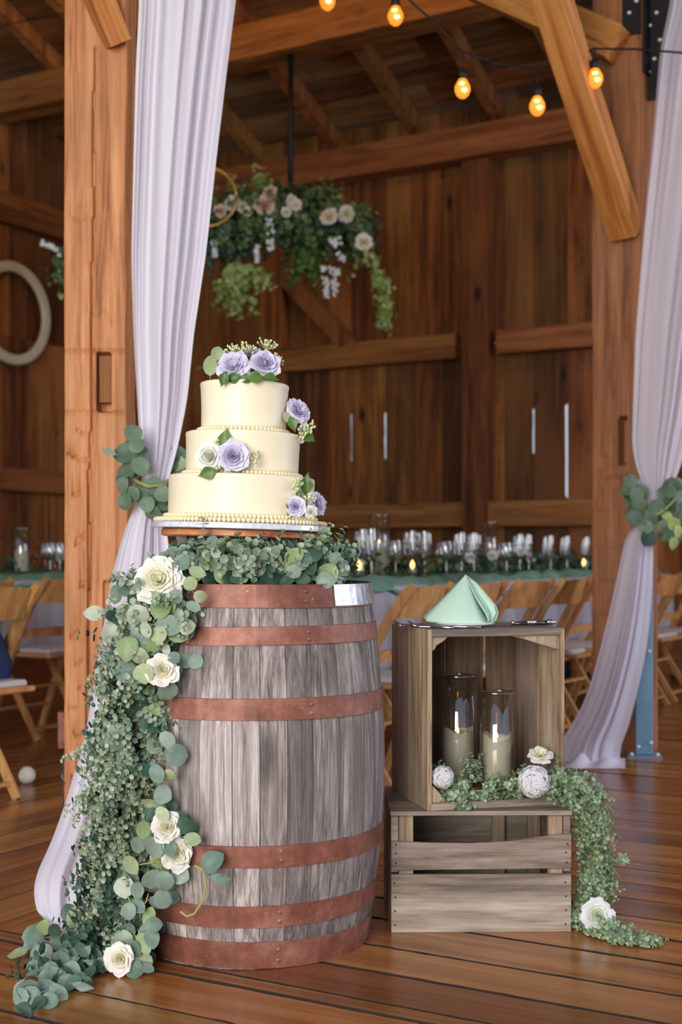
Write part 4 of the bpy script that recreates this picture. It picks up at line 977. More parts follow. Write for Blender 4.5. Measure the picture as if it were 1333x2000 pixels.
# ---------------------------------------------------------------- garlands
def path_px(lst): return [W(x, y, Y) if not (W(x, y, Y).z < 0.02) else W(x, y, (CH - 0.03) * F / (y - HY)) for (x, y, Y) in lst]
rg = random.Random(11)
cg = empty('eucalyptus_garland', (-0.47, 3.10, 0)); tag(cg, 'long eucalyptus garland with white roses cascading from the barrel rim to the floor', 'garland')
def gY(x, y):       # depth of the cascade's front surface
    Yb_ = 3.02 if y < 1800 else 3.02 + (y - 1800) * 0.0004
    if x < 255: Yb_ += min(0.16, (255 - x) * 0.0016)
    if x > 340: Yb_ = 3.34 - math.sqrt(max(0.01, 0.335 ** 2 - ((x - 496) / 810) ** 2)) - 0.035
    if y < 1160: Yb_ = min(Yb_ + 0.03, 3.12)
    return Yb_
col = path_px([(262, 1235, 3.10), (258, 1330, 3.11), (252, 1420, 3.10), (240, 1500, 3.10), (235, 1580, 3.11), (245, 1640, 3.12), (225, 1700, 3.12), (215, 1780, 3.15), (190, 1830, 3.17)])
small_foliage('small_leaves', M['leaf_s'], cg, col, [0.06, 0.070, 0.066, 0.068, 0.066, 0.055, 0.05, 0.045, 0.03], 340, 0.0078, 0.085, 0.55, 3, front=0.7, stemmat=M['stem'])
small_foliage('small_leaves', M['leaf_s'], cg, path_px([(225, 1165, 3.10), (300, 1175, 3.06), (375, 1200, 3.05)]), [0.05, 0.05, 0.035], 46, 0.0078, 0.075, 0.3, 4, front=0.6, stemmat=M['stem'])
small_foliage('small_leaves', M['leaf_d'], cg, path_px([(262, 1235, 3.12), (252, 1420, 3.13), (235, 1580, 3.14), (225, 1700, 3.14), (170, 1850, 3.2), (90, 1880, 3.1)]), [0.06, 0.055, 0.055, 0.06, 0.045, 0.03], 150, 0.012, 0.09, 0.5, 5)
MB().tube([p - cg.location for p in path_px([(350, 1150, 3.10), (290, 1190, 3.10), (262, 1300, 3.13), (250, 1500, 3.13), (250, 1650, 3.13), (235, 1750, 3.15), (190, 1830, 3.19)])], 0.0045, 6).build('vine', M['stem'], cg)
MB().tube([(Vector((W(x, y, (CH - 0.012) * F / (y - HY)).x, (CH - 0.012) * F / (y - HY), 0.012)) - cg.location) for (x, y) in ((190, 1850), (150, 1875), (120, 1890), (90, 1910), (60, 1935))], 0.0025, 6).build('vine', M['stem_r'], cg)
BL = [(185, 1198, 44, -90, 'p'), (216, 1238, 44, -10, 'p'), (270, 1204, 52, 30, 'p'), (286, 1230, 34, 20, 'p'), (315, 1188, 48, 160, 'g'), (332, 1222, 60, 80, 'b'), (348, 1236, 46, 60, 'g'), (310, 1240, 36, 0, 'g'), (366, 1225, 34, 100, 'g'), (250, 1266, 52, -20, 'g'), (276, 1282, 40, 20, 'g'),
      (212, 1288, 42, -50, 'b'), (246, 1312, 48, -80, 'b'), (281, 1316, 42, 0, 'g'), (328, 1350, 42, 0, 'b'), (343, 1312, 30, 40, 'b'), (300, 1260, 32, 0, 'g'), (325, 1268, 26, 30, 'p'), (340, 1285, 26, 40, 'b'),
      (230, 1440, 54, -150, 'b'), (203, 1476, 36, -20, 'b'), (328, 1445, 42, 60, 'b'), (346, 1475, 46, 90, 'b'), (307, 1512, 42, 20, 'b'), (332, 1515, 32, 20, 'g'), (318, 1552, 40, 70, 'b'), (295, 1590, 36, 120, 'd'), (318, 1590, 36, 60, 'g'),
      (366, 1612, 44, 60, 'd'), (377, 1640, 40, 70, 'g'), (300, 1655, 54, -40, 'b'), (330, 1655, 42, 20, 'b'), (350, 1600, 38, 80, 'd'), (280, 1620, 40, -10, 'g'), (190, 1608, 34, -60, 'b'),
      (415, 1683, 50, 130, 'b'), (432, 1716, 44, 80, 't'), (182, 1714, 42, -60, 'b'), (162, 1732, 36, -40, 'b'), (203, 1747, 46, -30, 'b'), (243, 1733, 44, 0, 'p'), (268, 1738, 38, 10, 'b'), (298, 1718, 46, -10, 'b'), (322, 1722, 44, 20, 'b'), (352, 1708, 40, 60, 'b'), (318, 1757, 40, 80, 'b'),
      (255, 1690, 42, 30, 'g'), (200, 1640, 34, -60, 'b'), (150, 1790, 52, -30, 'g'), (134, 1782, 34, -80, 'd'), (292, 1790, 40, 150, 'g'), (300, 1806, 36, 100, 'b'), (270, 1770, 36, 40, 'b'), (252, 1780, 36, 0, 'b'),
      (240, 1838, 46, 10, 'p'), (256, 1856, 44, 70, 'b'), (282, 1842, 46, 20, 'g'), (297, 1832, 44, 20, 'b'), (281, 1880, 42, 30, 'g'), (175, 1800, 36, 0, 'b'), (160, 1815, 44, 0, 'b'), (148, 1840, 40, 10, 'b'),
      (65, 1828, 44, -80, 'b'), (38, 1862, 42, -60, 'g'), (60, 1850, 40, -60, 'b'), (84, 1868, 50, 0, 'b'), (110, 1845, 34, 40, 'b'), (128, 1862, 36, 20, 'b'), (100, 1902, 48, 10, 'b'), (141, 1898, 46, 0, 'b'), (172, 1878, 48, 0, 'b'), (162, 1927, 40, 80, 't'),
      (55, 1938, 48, -70, 'b'), (85, 1932, 46, -60, 'b'), (113, 1940, 40, 30, 'b'), (95, 1955, 34, -80, 'b'), (40, 1948, 32, -80, 'b'), (107, 1815, 36, 160, 'd'), (85, 1812, 32, 170, 'g'), (130, 1918, 30, 30, 'b'), (75, 1958, 30, -60, 'd'),
      (120, 1880, 36, -30, 'b'), (190, 1850, 36, 20, 'b'), (210, 1860, 34, 30, 'd'), (355, 1098, 34, -120, 'b'), (385, 1118, 36, 60, 'g'), (372, 1140, 30, 30, 'g'), (345, 1165, 34, 20, 'b'), (392, 1165, 30, 60, 'g'), (378, 1185, 32, 60, 'b')]
for (x, y, px, an, k) in BL:
    if px < 46 and y < 1700: px *= 1.0
    leaf_px(cg, k, x, y, gY(x, y) - rg.uniform(0.0, 0.03), px, an + rg.uniform(-10, 10), 0.4, rg)
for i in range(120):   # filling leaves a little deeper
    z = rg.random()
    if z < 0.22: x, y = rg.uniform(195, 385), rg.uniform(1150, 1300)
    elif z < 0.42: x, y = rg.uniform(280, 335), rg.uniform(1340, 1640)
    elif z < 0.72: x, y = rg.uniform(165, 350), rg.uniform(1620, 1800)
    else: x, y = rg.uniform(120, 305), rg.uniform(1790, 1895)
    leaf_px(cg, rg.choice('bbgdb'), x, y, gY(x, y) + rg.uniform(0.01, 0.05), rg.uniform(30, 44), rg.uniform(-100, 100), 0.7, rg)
for i in range(34):
    x = rg.uniform(35, 190); y = 1960 - (x - 20) * 0.42 + rg.uniform(-55, 25)
    leaf_px(cg, rg.choice('bbdbt'), x, y, 3.0 + rg.uniform(0, 0.1), rg.uniform(30, 46), rg.uniform(-130, 100), 0.7, rg)
for (k, x, y, px, fc, lab) in (('peony', 308, 1132, 50, (-0.05, -1, 0.25), 'large cream-white peony at the barrel rim'), ('w', 315, 1310, 33, (0.2, -1, 0.2), None), ('w', 325, 1620, 32, (0.2, -1, 0.35), None), ('w', 344, 1672, 34, (0.35, -1, 0.1), None), ('w', 232, 1878, 31, (-0.1, -1, 0.25), None)):
    Yd = gY(x, y) - 0.035
    if k == 'w' and y > 1800: Yd = 2.99
    flower(cg, k, W(x, y, Yd) + Vector((0, 0.02, 0)), fc, px / F * Yd, 'peony' if k == 'peony' else 'white_rose', 0.85, lab)
MB().tube([W(x, y, 3.0) - cg.location for (x, y) in ((380, 1690), (398, 1700), (402, 1730), (396, 1760), (380, 1785), (365, 1790), (352, 1780))], 0.0028, 6).build('loose_stem', M['stem'], cg)
for (x0, y0, x1, y1) in ((265, 1690, 318, 1680), (250, 1760, 262, 1790), (262, 1800, 250, 1750), (275, 1800, 262, 1752), (318, 1680, 300, 1685), (290, 1745, 275, 1775)):
    MB().tube([W(x0, y0, 3.02) - cg.location, W((x0 + x1) / 2 + 4, (y0 + y1) / 2, 3.01) - cg.location, W(x1, y1, 3.02) - cg.location], 0.0018, 5).build('loose_stem', M['stem'], cg)

bg = empty('eucalyptus_garland', (-0.21, 3.16, 0.866)); tag(bg, 'eucalyptus wreath piled round the cake stand on the barrel head', 'garland')
ZB = 0.868
small_foliage('small_leaves', M['leaf_s'], bg, path_px([(345, 1105, 3.16), (420, 1085, 3.10), (500, 1082, 3.09), (580, 1100, 3.12), (660, 1105, 3.2)]), [0.028, 0.040, 0.036, 0.024, 0.024], 62, 0.0105, 0.065, 0.1, 8, zmin=ZB, front=0.5, stemmat=M['stem'])
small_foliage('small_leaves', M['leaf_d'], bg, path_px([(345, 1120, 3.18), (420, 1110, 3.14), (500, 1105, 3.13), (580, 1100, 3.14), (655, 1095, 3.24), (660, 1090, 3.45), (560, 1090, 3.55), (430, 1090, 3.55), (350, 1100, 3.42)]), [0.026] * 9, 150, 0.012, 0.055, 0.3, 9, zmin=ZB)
small_foliage('small_leaves', M['leaf_s2'], bg, path_px([(590, 1075, 3.15), (640, 1070, 3.2), (672, 1085, 3.25)]), [0.02, 0.022, 0.014], 26, 0.0075, 0.06, -0.1, 10, zmin=ZB)
for (x, y, px, an, k) in [(575, 1086, 44, 120, 'g'), (522, 1086, 38, 10, 'g'), (556, 1104, 38, 60, 'g'), (490, 1108, 44, -30, 'b'), (385, 1110, 48, -20, 'b'), (400, 1082, 44, -130, 'g'), (370, 1126, 40, 60, 'g'), (432, 1126, 36, 40, 'g'), (606, 1106, 42, 20, 'd'), (640, 1120, 50, -40, 'g'), (636, 1134, 40, 90, 'b'), (530, 1126, 46, 80, 'd'), (470, 1128, 44, -70, 'd'), (450, 1132, 36, 90, 'd'),
                          (505, 1130, 40, 90, 'd'), (560, 1132, 40, 80, 'd'), (590, 1130, 36, 80, 'd'), (618, 1085, 32, 150, 'd'), (420, 1108, 34, 20, 'g'), (360, 1085, 32, -140, 'b'), (345, 1110, 34, 200, 'b'), (452, 1100, 30, 10, 'g'), (536, 1080, 32, -30, 'b'), (416, 1060, 30, 160, 'b'), (655, 1090, 28, 140, 'b'), (598, 1090, 30, 40, 'b'), (410, 1130, 34, 80, 'd'), (480, 1090, 30, 30, 'b'), (505, 1112, 30, 0, 'b'), (575, 1115, 32, 40, 'b')]:
    leaf_px(bg, k, x, y, 3.065 + abs(x - 500) * 0.0003 + rg.uniform(0, 0.02), px, an, 0.45, rg)
for i in range(90):
    x = rg.uniform(335, 670); y = rg.uniform(1062, 1132); leaf_px(bg, rg.choice('bdgdbg'), x, y, 3.12 + abs(x - 500) * 0.0004 + rg.uniform(0, 0.06), rg.uniform(26, 38), rg.uniform(-180, 180), 0.8, rg)
flower(bg, 'cw', W(660, 1112, 3.19), (0.9, -0.8, 0.2), 28 / F * 3.19, 'white_rose', 0.9)
for ch_ in kids(bg):
    if ch_.name.startswith('leaf') and ch_.location.z < 0.012: ch_.location.z = 0.012

sg = empty('eucalyptus_garland', (0.62, 3.42, 0)); tag(sg, 'baby eucalyptus garland trailing from the upper crate over the lower crate to the floor', 'garland')
cratep = lambda x, y, z: uc.location + Vector((x * math.cos(UR) - y * math.sin(UR), x * math.sin(UR) + y * math.cos(UR), z))
inside = [cratep(0.045, 0.10, 0.045), cratep(0.06, 0.030, 0.048), cratep(0.10, 0.035, 0.040), cratep(0.175, 0.020, 0.040), cratep(0.25, 0.045, 0.046), cratep(0.32, 0.035, 0.055), cratep(0.372, 0.00, 0.05)]
small_foliage('small_leaves', M['leaf_s2'], sg, inside, [0.022, 0.028, 0.022, 0.022, 0.028, 0.034, 0.034], 150, 0.0062, 0.045, 0.1, 21, zmin=chh + 0.020, stemmat=M['stem'])
small_foliage('small_leaves', M['leaf_s2'], sg, [cratep(0.06, 0.012, 0.03), cratep(0.085, 0.0, 0.012), cratep(0.10, -0.006, -0.008)], [0.014, 0.016, 0.012], 16, 0.0062, 0.035, 0.5, 22, zmin=chh)
small_foliage('small_leaves', M['leaf_s2'], sg, [cratep(0.14, 0.06, 0.07), cratep(0.165, 0.09, 0.095)], [0.02, 0.012], 16, 0.006, 0.04, -0.2, 24, zmin=chh)
small_foliage('small_leaves', M['leaf_s2'], sg, [cratep(0.036, 0.05, 0.08), cratep(0.032, 0.06, 0.115)], [0.006, 0.004], 6, 0.006, 0.035, -0.3, 25, zmin=chh)
out = [W(1075, 1530, 3.42), W(1110, 1535, 3.40), W(1145, 1545, 3.38), W(1160, 1600, 3.40), W(1162, 1660, 3.42), W(1168, 1720, 3.43), W(1155, 1770, 3.43), W(1150, 1808, 3.40), W(1190, 1830, 3.30), W(1235, 1840, 3.26), W(1270, 1846, 3.25)]
small_foliage('small_leaves', M['leaf_s2'], sg, out, [0.030, 0.042, 0.044, 0.040, 0.036, 0.038, 0.036, 0.040, 0.032, 0.022, 0.010], 400, 0.0066, 0.048, 0.45, 26, front=0.4, stemmat=M['stem'])
small_foliage('small_leaves', M['leaf_s2'], sg, [W(1195, 1672, 3.42), W(1225, 1672, 3.40)], [0.004, 0.002], 4, 0.005, 0.04, 0.0, 27)
small_foliage('small_leaves', M['leaf_s2'], sg, [W(1262, 1842, 3.25), W(1292, 1846, 3.24)], [0.004, 0.002], 4, 0.005, 0.03, 0.0, 28)
MB().tube([p - sg.location for p in inside + out], 0.003, 6).build('vine', M['stem'], sg)
flower(sg, 'pom', cratep(0.041, 0.012, 0.082), (0, -1, 0.2), 0.029, 'hydrangea', 1.0, 'white pompon blossom at the left edge of the crate')
flower(sg, 'pom', W(1044, 1526, 3.375), (0, -1, 0.2), 0.041, 'hydrangea', 0.9, 'white pompon blossom at the front of the crate')
flower(sg, 'open', W(1056, 1475, 3.46), (0, -0.55, 1), 0.038, 'open_rose', 1.0, 'open cream rose above the pompon')
flower(sg, 'ran', W(1167, 1788, 3.345), (0.1, -1, 0.35), 0.044, 'ranunculus', 0.85, 'white ranunculus with a pale green heart near the floor')

# ---------------------------------------------------------------- curtains
def sheer(name, col, tr=0.5, alpha=0.12):
    m, nt, p = new_mat(name); L = nt.links.new
    p.inputs['Base Color'].default_value = (*col, 1); p.inputs['Roughness'].default_value = 0.6; p.inputs['Specular IOR Level'].default_value = 0.25
    t = N(nt, 'BsdfTranslucent'); t.inputs['Color'].default_value = (*col, 1); mx = N(nt, 'MixShader', Fac=tr); L(p.outputs[0], mx.inputs[1]); L(t.outputs[0], mx.inputs[2])
    tp = N(nt, 'BsdfTransparent'); m2 = N(nt, 'MixShader', Fac=alpha); L(mx.outputs[0], m2.inputs[1]); L(tp.outputs[0], m2.inputs[2]); L(m2.outputs[0], nt.nodes['Material Output'].inputs[0]); return m
M['sheer'] = sheer('white_voile', (0.86, 0.82, 0.90), 0.2, 0.03)
M['sheer2'] = sheer('sheer_voile', (0.84, 0.80, 0.90), 0.3, 0.18)
def curtain(name, label, rows, mat, seed, folds=4.6, nc=170, nr=230, amp0=0.036):
    ys = [r[0] for r in rows]; r = random.Random(seed); ph = [r.uniform(0, 6) for _ in range(6)]
    def sm(i, y):   # smoothed interpolation
        return sum(interp(y + d, ys, [q[i] for q in rows]) for d in (-24, -12, 0, 12, 24)) / 5
    vs = []; fs = []; y0, y1 = ys[0], ys[-1]
    for j in range(nr + 1):
        y = y0 + (y1 - y0) * j / nr; xl, xr, Y, am = sm(1, y), sm(2, y), sm(3, y), sm(4, y)
        for i in range(nc + 1):
            s = i / nc
            drift = 0.25 * math.sin(y * 0.0023 + ph[0]) 
            wp = s + 0.07 * math.sin(2 * math.pi * s * 1.3 + ph[4] + y * 0.0009)
            d = math.sin(2 * math.pi * folds * wp + ph[1] + drift) * 0.62 + math.sin(2 * math.pi * folds * 2.3 * wp + ph[2] + y * 0.0015) * 0.16 * (1 + math.sin(y * 0.004 + s * 5)) + math.sin(2 * math.pi * 1.1 * s + ph[3] + y * 0.0012) * 0.5 + (0.9 if s < 0.10 else 0.9 * max(0, 1 - (s - 0.10) * 25))
            e = 0.012 * math.sin(2 * math.pi * folds * s + ph[1] + 1.4)
            Yd = Y + amp0 * am * d + 0.5 * abs(s - 0.5) * am * 0.06
            p = W(xl + (xr - xl) * min(1, max(0, s + e * math.sin(math.pi * s))), y, Yd)
            if p.z < 0.006 + 0.004 * (1 + d) : p.z = 0.006 + 0.004 * (1 + d)
            vs.append(p)
    for j in range(nr):
        for i in range(nc):
            a = j * (nc + 1) + i; fs.append((a, a + 1, a + nc + 2, a + nc + 1))
    o = mesh_obj(name, vs, fs, mat, None, smooth=True); tag(o, label, 'curtain'); return o
c1 = curtain('curtain', 'long white voile curtain in front of the left post, gathered by a eucalyptus tieback', [(-420, 262, 515, 4.52, 1.3), (-60, 270, 468, 4.52, 1.2), (0, 272, 461, 4.5, 1.2), (150, 265, 442, 4.48, 1.1), (300, 261, 424, 4.47, 1.1), (500, 257, 402, 4.45, 1.0), (650, 261, 379, 4.43, 0.9), (780, 268, 366, 4.42, 0.7), (880, 274, 346, 4.40, 0.5), (940, 278, 328, 4.38, 0.35), (975, 272, 322, 4.37, 0.35), (1010, 252, 322, 4.36, 0.6), (1100, 224, 334, 4.3, 0.8), (1200, 206, 340, 4.22, 0.9), (1300, 190, 340, 4.12, 1.0), (1450, 164, 335, 3.98, 1.0), (1580, 124, 320, 3.80, 1.0), (1650, 98, 300, 3.68, 1.0), (1715, 67, 290, 3.55, 0.9), (1765, 66, 280, 3.48, 0.7), (1800, 80, 260, 3.42, 0.5), (1835, 96, 240, 3.34, 0.3)], M['sheer'], 4)
c2 = curtain('curtain', 'sheer white voile curtain at the right edge, gathered by a eucalyptus tieback', [(-420, 1345, 1620, 6.2, 1.3), (0, 1311, 1520, 6.2, 1.2), (100, 1290, 1490, 6.2, 1.1), (250, 1277, 1460, 6.2, 1.0), (450, 1258, 1420, 6.18, 1.0), (650, 1242, 1385, 6.17, 1.0), (800, 1237, 1360, 6.16, 0.9), (880, 1235, 1340, 6.15, 0.7), (940, 1252, 1320, 6.14, 0.5), (985, 1270, 1296, 6.13, 0.25), (1010, 1262, 1288, 6.12, 0.25), (1035, 1226, 1277, 6.12, 0.4), (1120, 1208, 1276, 6.1, 0.6), (1200, 1190, 1272, 6.1, 0.7), (1280, 1170, 1262, 6.08, 0.8), (1350, 1150, 1246, 6.07, 0.9), (1400, 1128, 1234, 6.06, 0.9), (1440, 1100, 1222, 6.05, 0.8), (1470, 1088, 1205, 6.05, 0.6), (1490, 1085, 1215, 6.02, 0.3)], M['sheer2'], 9, folds=4.2)
# the end of the right curtain lying on the floor in a flat heap
hv = []; hf_ = []; nn_ = 40; mm_ = 10
for i in range(nn_ + 1):
    x = 1082 + 140 * i / nn_
    for j in range(mm_ + 1):
        t_ = j / mm_; p = W(x, 1480, 6.20 - 0.30 * t_); p.z = 0.006 + (0.055 * math.sin(math.pi * t_) ** 0.7 * (0.55 + 0.45 * math.sin(x * 0.11 + t_ * 4)) * math.sin(math.pi * min(1, (i + 2) / nn_)) if 0 < j < mm_ else 0); hv.append(p)
for i in range(nn_):
    for j in range(mm_): k = i * (mm_ + 1) + j; hf_.append((k, k + mm_ + 1, k + mm_ + 2, k + 1))
mesh_obj('hem_heap', hv, hf_, M['sheer'], c2, True)
def tieback(name, label, c, cat, lst, fill, Yd, seed, ring):
    r = random.Random(seed); t = empty(name, c); tag(t, label, cat)
    MB().tube([W(x, y, Yz) - c for (x, y, Yz) in ring], 0.006, 6).build('vine', M['stem'], t)
    for (x, y, px, an, k) in lst: leaf_px(t, k, x, y, Yd - r.uniform(0.0, 0.05), px, an, 0.4, r)
    for (x0, x1, y0, y1, n, dY, ks) in fill:
        for i in range(n): leaf_px(t, r.choice(ks), r.uniform(x0, x1), r.uniform(y0, y1), Yd + dY, r.uniform(28, 44), r.uniform(-160, 160), 0.6, r)
    return t
LM['e'] = [leaf_mesh('round_leaf', leafmat('tieback_leaf', (0.10, 0.17, 0.10), (0.19, 0.27, 0.17)), 0.92, 0.2, 0.3)]
tieback('eucalyptus_tieback', 'eucalyptus tieback gathering the left curtain, tied to the left post', W(290, 960, 4.3), 'tieback',
        [(260, 845, 40, 200, 'e'), (268, 870, 34, 150, 'e'), (242, 886, 46, -90, 'e'), (262, 890, 40, -100, 'e'), (272, 880, 36, 100, 'e'), (256, 912, 44, -30, 'e'), (274, 910, 40, 20, 'e'), (240, 950, 38, -30, 'e'), (244, 980, 34, 0, 'e'), (258, 966, 36, -10, 'e'), (274, 965, 40, 10, 'e'), (302, 950, 46, 80, 'e'), (318, 965, 36, 60, 'e'), (308, 985, 44, 40, 'e'), (300, 1002, 36, 20, 'e'), (320, 985, 34, 80, 'e'), (212, 882, 34, -110, 't'), (288, 985, 34, 10, 'e')],
        [(330, 358, 880, 950, 8, 0.12, 'ge'), (238, 270, 860, 960, 8, 0.03, 'e')], 4.32, 5,
        [(240, 900, 4.62), (255, 930, 4.40), (270, 942, 4.30), (290, 950, 4.27), (312, 948, 4.30), (335, 935, 4.42), (345, 915, 4.6)])
tieback('eucalyptus_tieback', 'eucalyptus tieback with yellow-green tips gathering the right curtain', W(1280, 1000, 6.05), 'tieback',
        [(1232, 940, 30, -60, 'e'), (1226, 958, 28, -90, 'e'), (1244, 965, 32, -30, 'e'), (1250, 985, 30, 0, 'e'), (1240, 1012, 32, -20, 'b'), (1262, 1000, 30, 10, 'e'), (1262, 1030, 30, 0, 'b'), (1270, 1015, 34, 10, 'e'), (1268, 1052, 34, -30, 'd'), (1285, 990, 34, 40, 'e'), (1300, 985, 26, 80, 'e'), (1310, 960, 26, 120, 'e'), (1328, 970, 26, 90, 'b'), (1305, 1010, 28, 60, 'y'), (1318, 1025, 34, 40, 'y'), (1308, 1045, 30, 20, 'e'), (1325, 1040, 30, 20, 'y'), (1295, 1030, 30, 0, 'e'), (1316, 1062, 28, 10, 'y')],
        [(1230, 1262, 935, 1000, 8, 0.03, 'e'), (1285, 1340, 950, 1050, 16, 0.04, 'eed')], 6.04, 6,
        [(1225, 925, 6.35), (1240, 965, 6.1), (1262, 1000, 6.02), (1285, 1005, 6.0), (1310, 985, 6.03), (1345, 940, 6.15)])

# ---------------------------------------------------------------- string lights
M['amber'] = emit('amber_glow', (1.0, 0.30, 0.03), 0.9)
M['filament'] = emit('filament', (1.0, 0.50, 0.12), 9)
M['amber_glow'] = emit('glowing_amber_glass', (1.0, 0.40, 0.04), 1.1)
YS = 5.9
sl_ = empty('string_lights', W(1000, 130, YS)); tag(sl_, 'string of amber filament bulbs on a dark cable looped under the rafters', 'string lights')
cab = [(640, -60), (773, -25), (800, 0), (850, 45), (904, 100), (970, 125), (1050, 134), (1110, 122), (1160, 95), (1240, 96), (1333, 103), (1420, 110), (1560, 80)]
MB().tube([W(x, y, YS) - sl_.location for x, y in cab], 0.005, 6).build('cable', M['steel'], sl_)
for (x, yc, yt) in ((773, 30, -12), (904, 172, 106), (1050, 206, 138), (1163, 152, 97), (1450, 165, 108), (640, 0, -60)):
    c = W(x, yc, YS) - sl_.location; s = YS / F
    MB().tube([W(x, yt, YS) - sl_.location, c + Vector((0, 0, 36 * s))], 0.003, 6).build('drop_wire', M['steel'], sl_)
    so = MB().lathe([(0.0001, 36 * s), (6 * s, 36 * s), (9 * s, 33 * s), (9 * s, 18 * s), (7 * s, 17 * s)], 12, Matrix.Translation(c)).build('socket', M['steel'], sl_)
    bu = MB().lathe([(6 * s, 19 * s), (10 * s, 13 * s), (15 * s, 3 * s), (15.5 * s, -5 * s), (12 * s, -14 * s), (6 * s, -19.5 * s), (0.0001, -21 * s)], 16, Matrix.Translation(c)).build('bulb', M['amber'], sl_)
    for dz_, dx_ in ((4, -2), (-8, 2)): MB().lathe([(0.0001, 4.5 * s), (5 * s, 2 * s), (5.5 * s, -1 * s), (0.0001, -4.5 * s)], 10, Matrix.Translation(c + Vector((dx_ * s, -12 * s, dz_ * s)))).build('filament', M['filament'], bu)
    l = bpy.data.lights.new('bulb_light', 'POINT'); l.energy = 3; l.color = (1, 0.48, 0.14); l.shadow_soft_size = 0.03
    lo = bpy.data.objects.new('bulb_light', l); C.objects.link(lo); lo.location = W(x, yc, YS)
# an added second string, unseen above the picture, to warm the roof boards
s2 = empty('string_lights', AB(-2, 7.7, 5.05)); tag(s2, 'added unseen string of amber bulbs above the picture, lighting the roof boards', 'string lights')
MB().tube([AB(-7.5 + 1.1 * i, 7.7, 5.10 - (0.06 if i % 2 else 0)) - s2.location for i in range(11)], 0.005, 6).build('cable', M['steel'], s2)
for i in range(7):
    p = AB(-6.4 + 1.1 * i, 7.7, 4.98); c = p - s2.location
    MB().lathe([(0.0001, 0.075), (0.012, 0.07), (0.02, 0.06), (0.02, 0.03)], 10, Matrix.Translation(c)).build('socket', M['steel'], s2)
    MB().lathe([(0.012, 0.035), (0.03, 0.005), (0.031, -0.012), (0.015, -0.042), (0.0001, -0.047)], 12, Matrix.Translation(c)).build('bulb', M['amber'], s2)
    l = bpy.data.lights.new('bulb_light', 'POINT'); l.energy = 8; l.color = (1, 0.50, 0.16); l.shadow_soft_size = 0.04  # lamps added with this string to brighten the roof
    lo = bpy.data.objects.new('bulb_light', l); C.objects.link(lo); lo.location = p - Vector((0, 0, 0.06))
# ---------------------------------------------------------------- folding chairs
M['chairwood'] = wood('varnished_beech', (0.34, 0.145, 0.045), (0.52, 0.25, 0.085), (0.64, 0.36, 0.15), axis=2, grain=14, stretch=0.06, rough=0.4, bump=0.1, vary=0.1, spec=0.5)
M['pad'] = plain('ivory_seat_pad', (0.55, 0.52, 0.50), 0.5)
def chair_build():
    t = empty('folding_chair', (0, 0, 0))
    w2 = 0.20
    for s in (-1, 1):
        m = MB(); pts = [(s * w2, 0.33, 0.0), (s * w2, 0.16, 0.44), (s * w2, 0.02, 0.70), (s * w2, -0.055, 0.80), (s * w2, -0.085, 0.835)]
        vs = []; fs = []; hw_ = [0.016, 0.019, 0.019, 0.020, 0.014]
        for i, p in enumerate(pts):
            p = Vector(p); q = Vector(pts[min(i + 1, 4)]) - Vector(pts[max(i - 1, 0)]); q.normalize(); nrm = Vector((0, -q.z, q.y))
            for (a_, b_) in ((-0.010, -1), (0.010, -1), (0.010, 1), (-0.010, 1)): vs.append(p + Vector((a_, 0, 0)) + nrm * hw_[i] * b_)
        for i in range(4):
            for k in range(4): fs.append((i * 4 + k, i * 4 + (k + 1) % 4, (i + 1) * 4 + (k + 1) % 4, (i + 1) * 4 + k))
        fs += [(3, 2, 1, 0), (16, 17, 18, 19)]
        m.add(vs, fs); m.build('upright', M['chairwood'], t)
        MB().bar((s * (w2 - 0.024), 0.27, 0.43), (s * (w2 - 0.024), 0.0, 0.0), 0.020, 0.036, up=(0, 1, 0.3), bev=0.002).build('rear_leg', M['chairwood'], t)
    # curved top rail
    def rail(y, z, h, name, mat, dep=0.035, y2=None, wd=0.19):
        n = 10; vs = []; fs = []
        for i in range(n + 1):
            x = -wd + 2 * wd * i / n; yy = y - dep * (1 - (x / wd) ** 2); arch = 0.012 * (1 - (x / wd) ** 2)
            for (dy, dz) in ((-0.008, -h / 2), (0.008, -h / 2), (0.008, h / 2 + arch), (-0.008, h / 2 + arch)): vs.append((x, yy + dy - (0.35 * dz), z + dz))
        for i in range(n):
            for k in range(4): fs.append((i * 4 + k, i * 4 + (k + 1) % 4, (i + 1) * 4 + (k + 1) % 4, (i + 1) * 4 + k))
        fs += [(3, 2, 1, 0), (n * 4, n * 4 + 1, n * 4 + 2, n * 4 + 3)]; return mesh_obj(name, vs, fs, mat, t)
    rail(-0.035, 0.762, 0.115, 'top_rail', M['chairwood']); rail(0.10, 0.545, 0.04, 'back_slat', M['chairwood'], 0.02)
    MB().bar((-w2, 0.27, 0.15), (w2, 0.27, 0.15), 0.03, 0.016).build('front_stretcher', M['chairwood'], t)
    MB().bar((-w2 + .03, 0.04, 0.06), (w2 - .03, 0.04, 0.06), 0.035, 0.014).build('rear_stretcher', M['chairwood'], t)
    MB().bar((-w2 + .03, 0.163, 0.26), (w2 - .03, 0.163, 0.26), 0.03, 0.014).build('rear_stretcher', M['chairwood'], t)
    f = MB().box((0, 0.10, 0.436), (0.37, 0.38, 0.022), bev=0.006).build('seat_frame', M['chairwood'], t)
    MB().box((0, 0.105, 0.457), (0.34, 0.34, 0.028), bev=0.010).build('seat_pad', M['pad'], t)
    return t
chair0 = chair_build(); remember(chair0)
GC = 'wooden folding chairs along the long tables'
FACE = R(60)     # chairs face -u
def chair_at(p, label, first=False, rz_=FACE, group=GC):
    o = chair0 if first else copy_tree(chair0)
    o.location = p; o.rotation_euler = (0, 0, rz_); tag(o, label, 'chair', group); return o
fL = (-1.28, 5.20)
OL = Vector((fL[0], fL[1], 0)) - V * 0.176 + U * 0.02
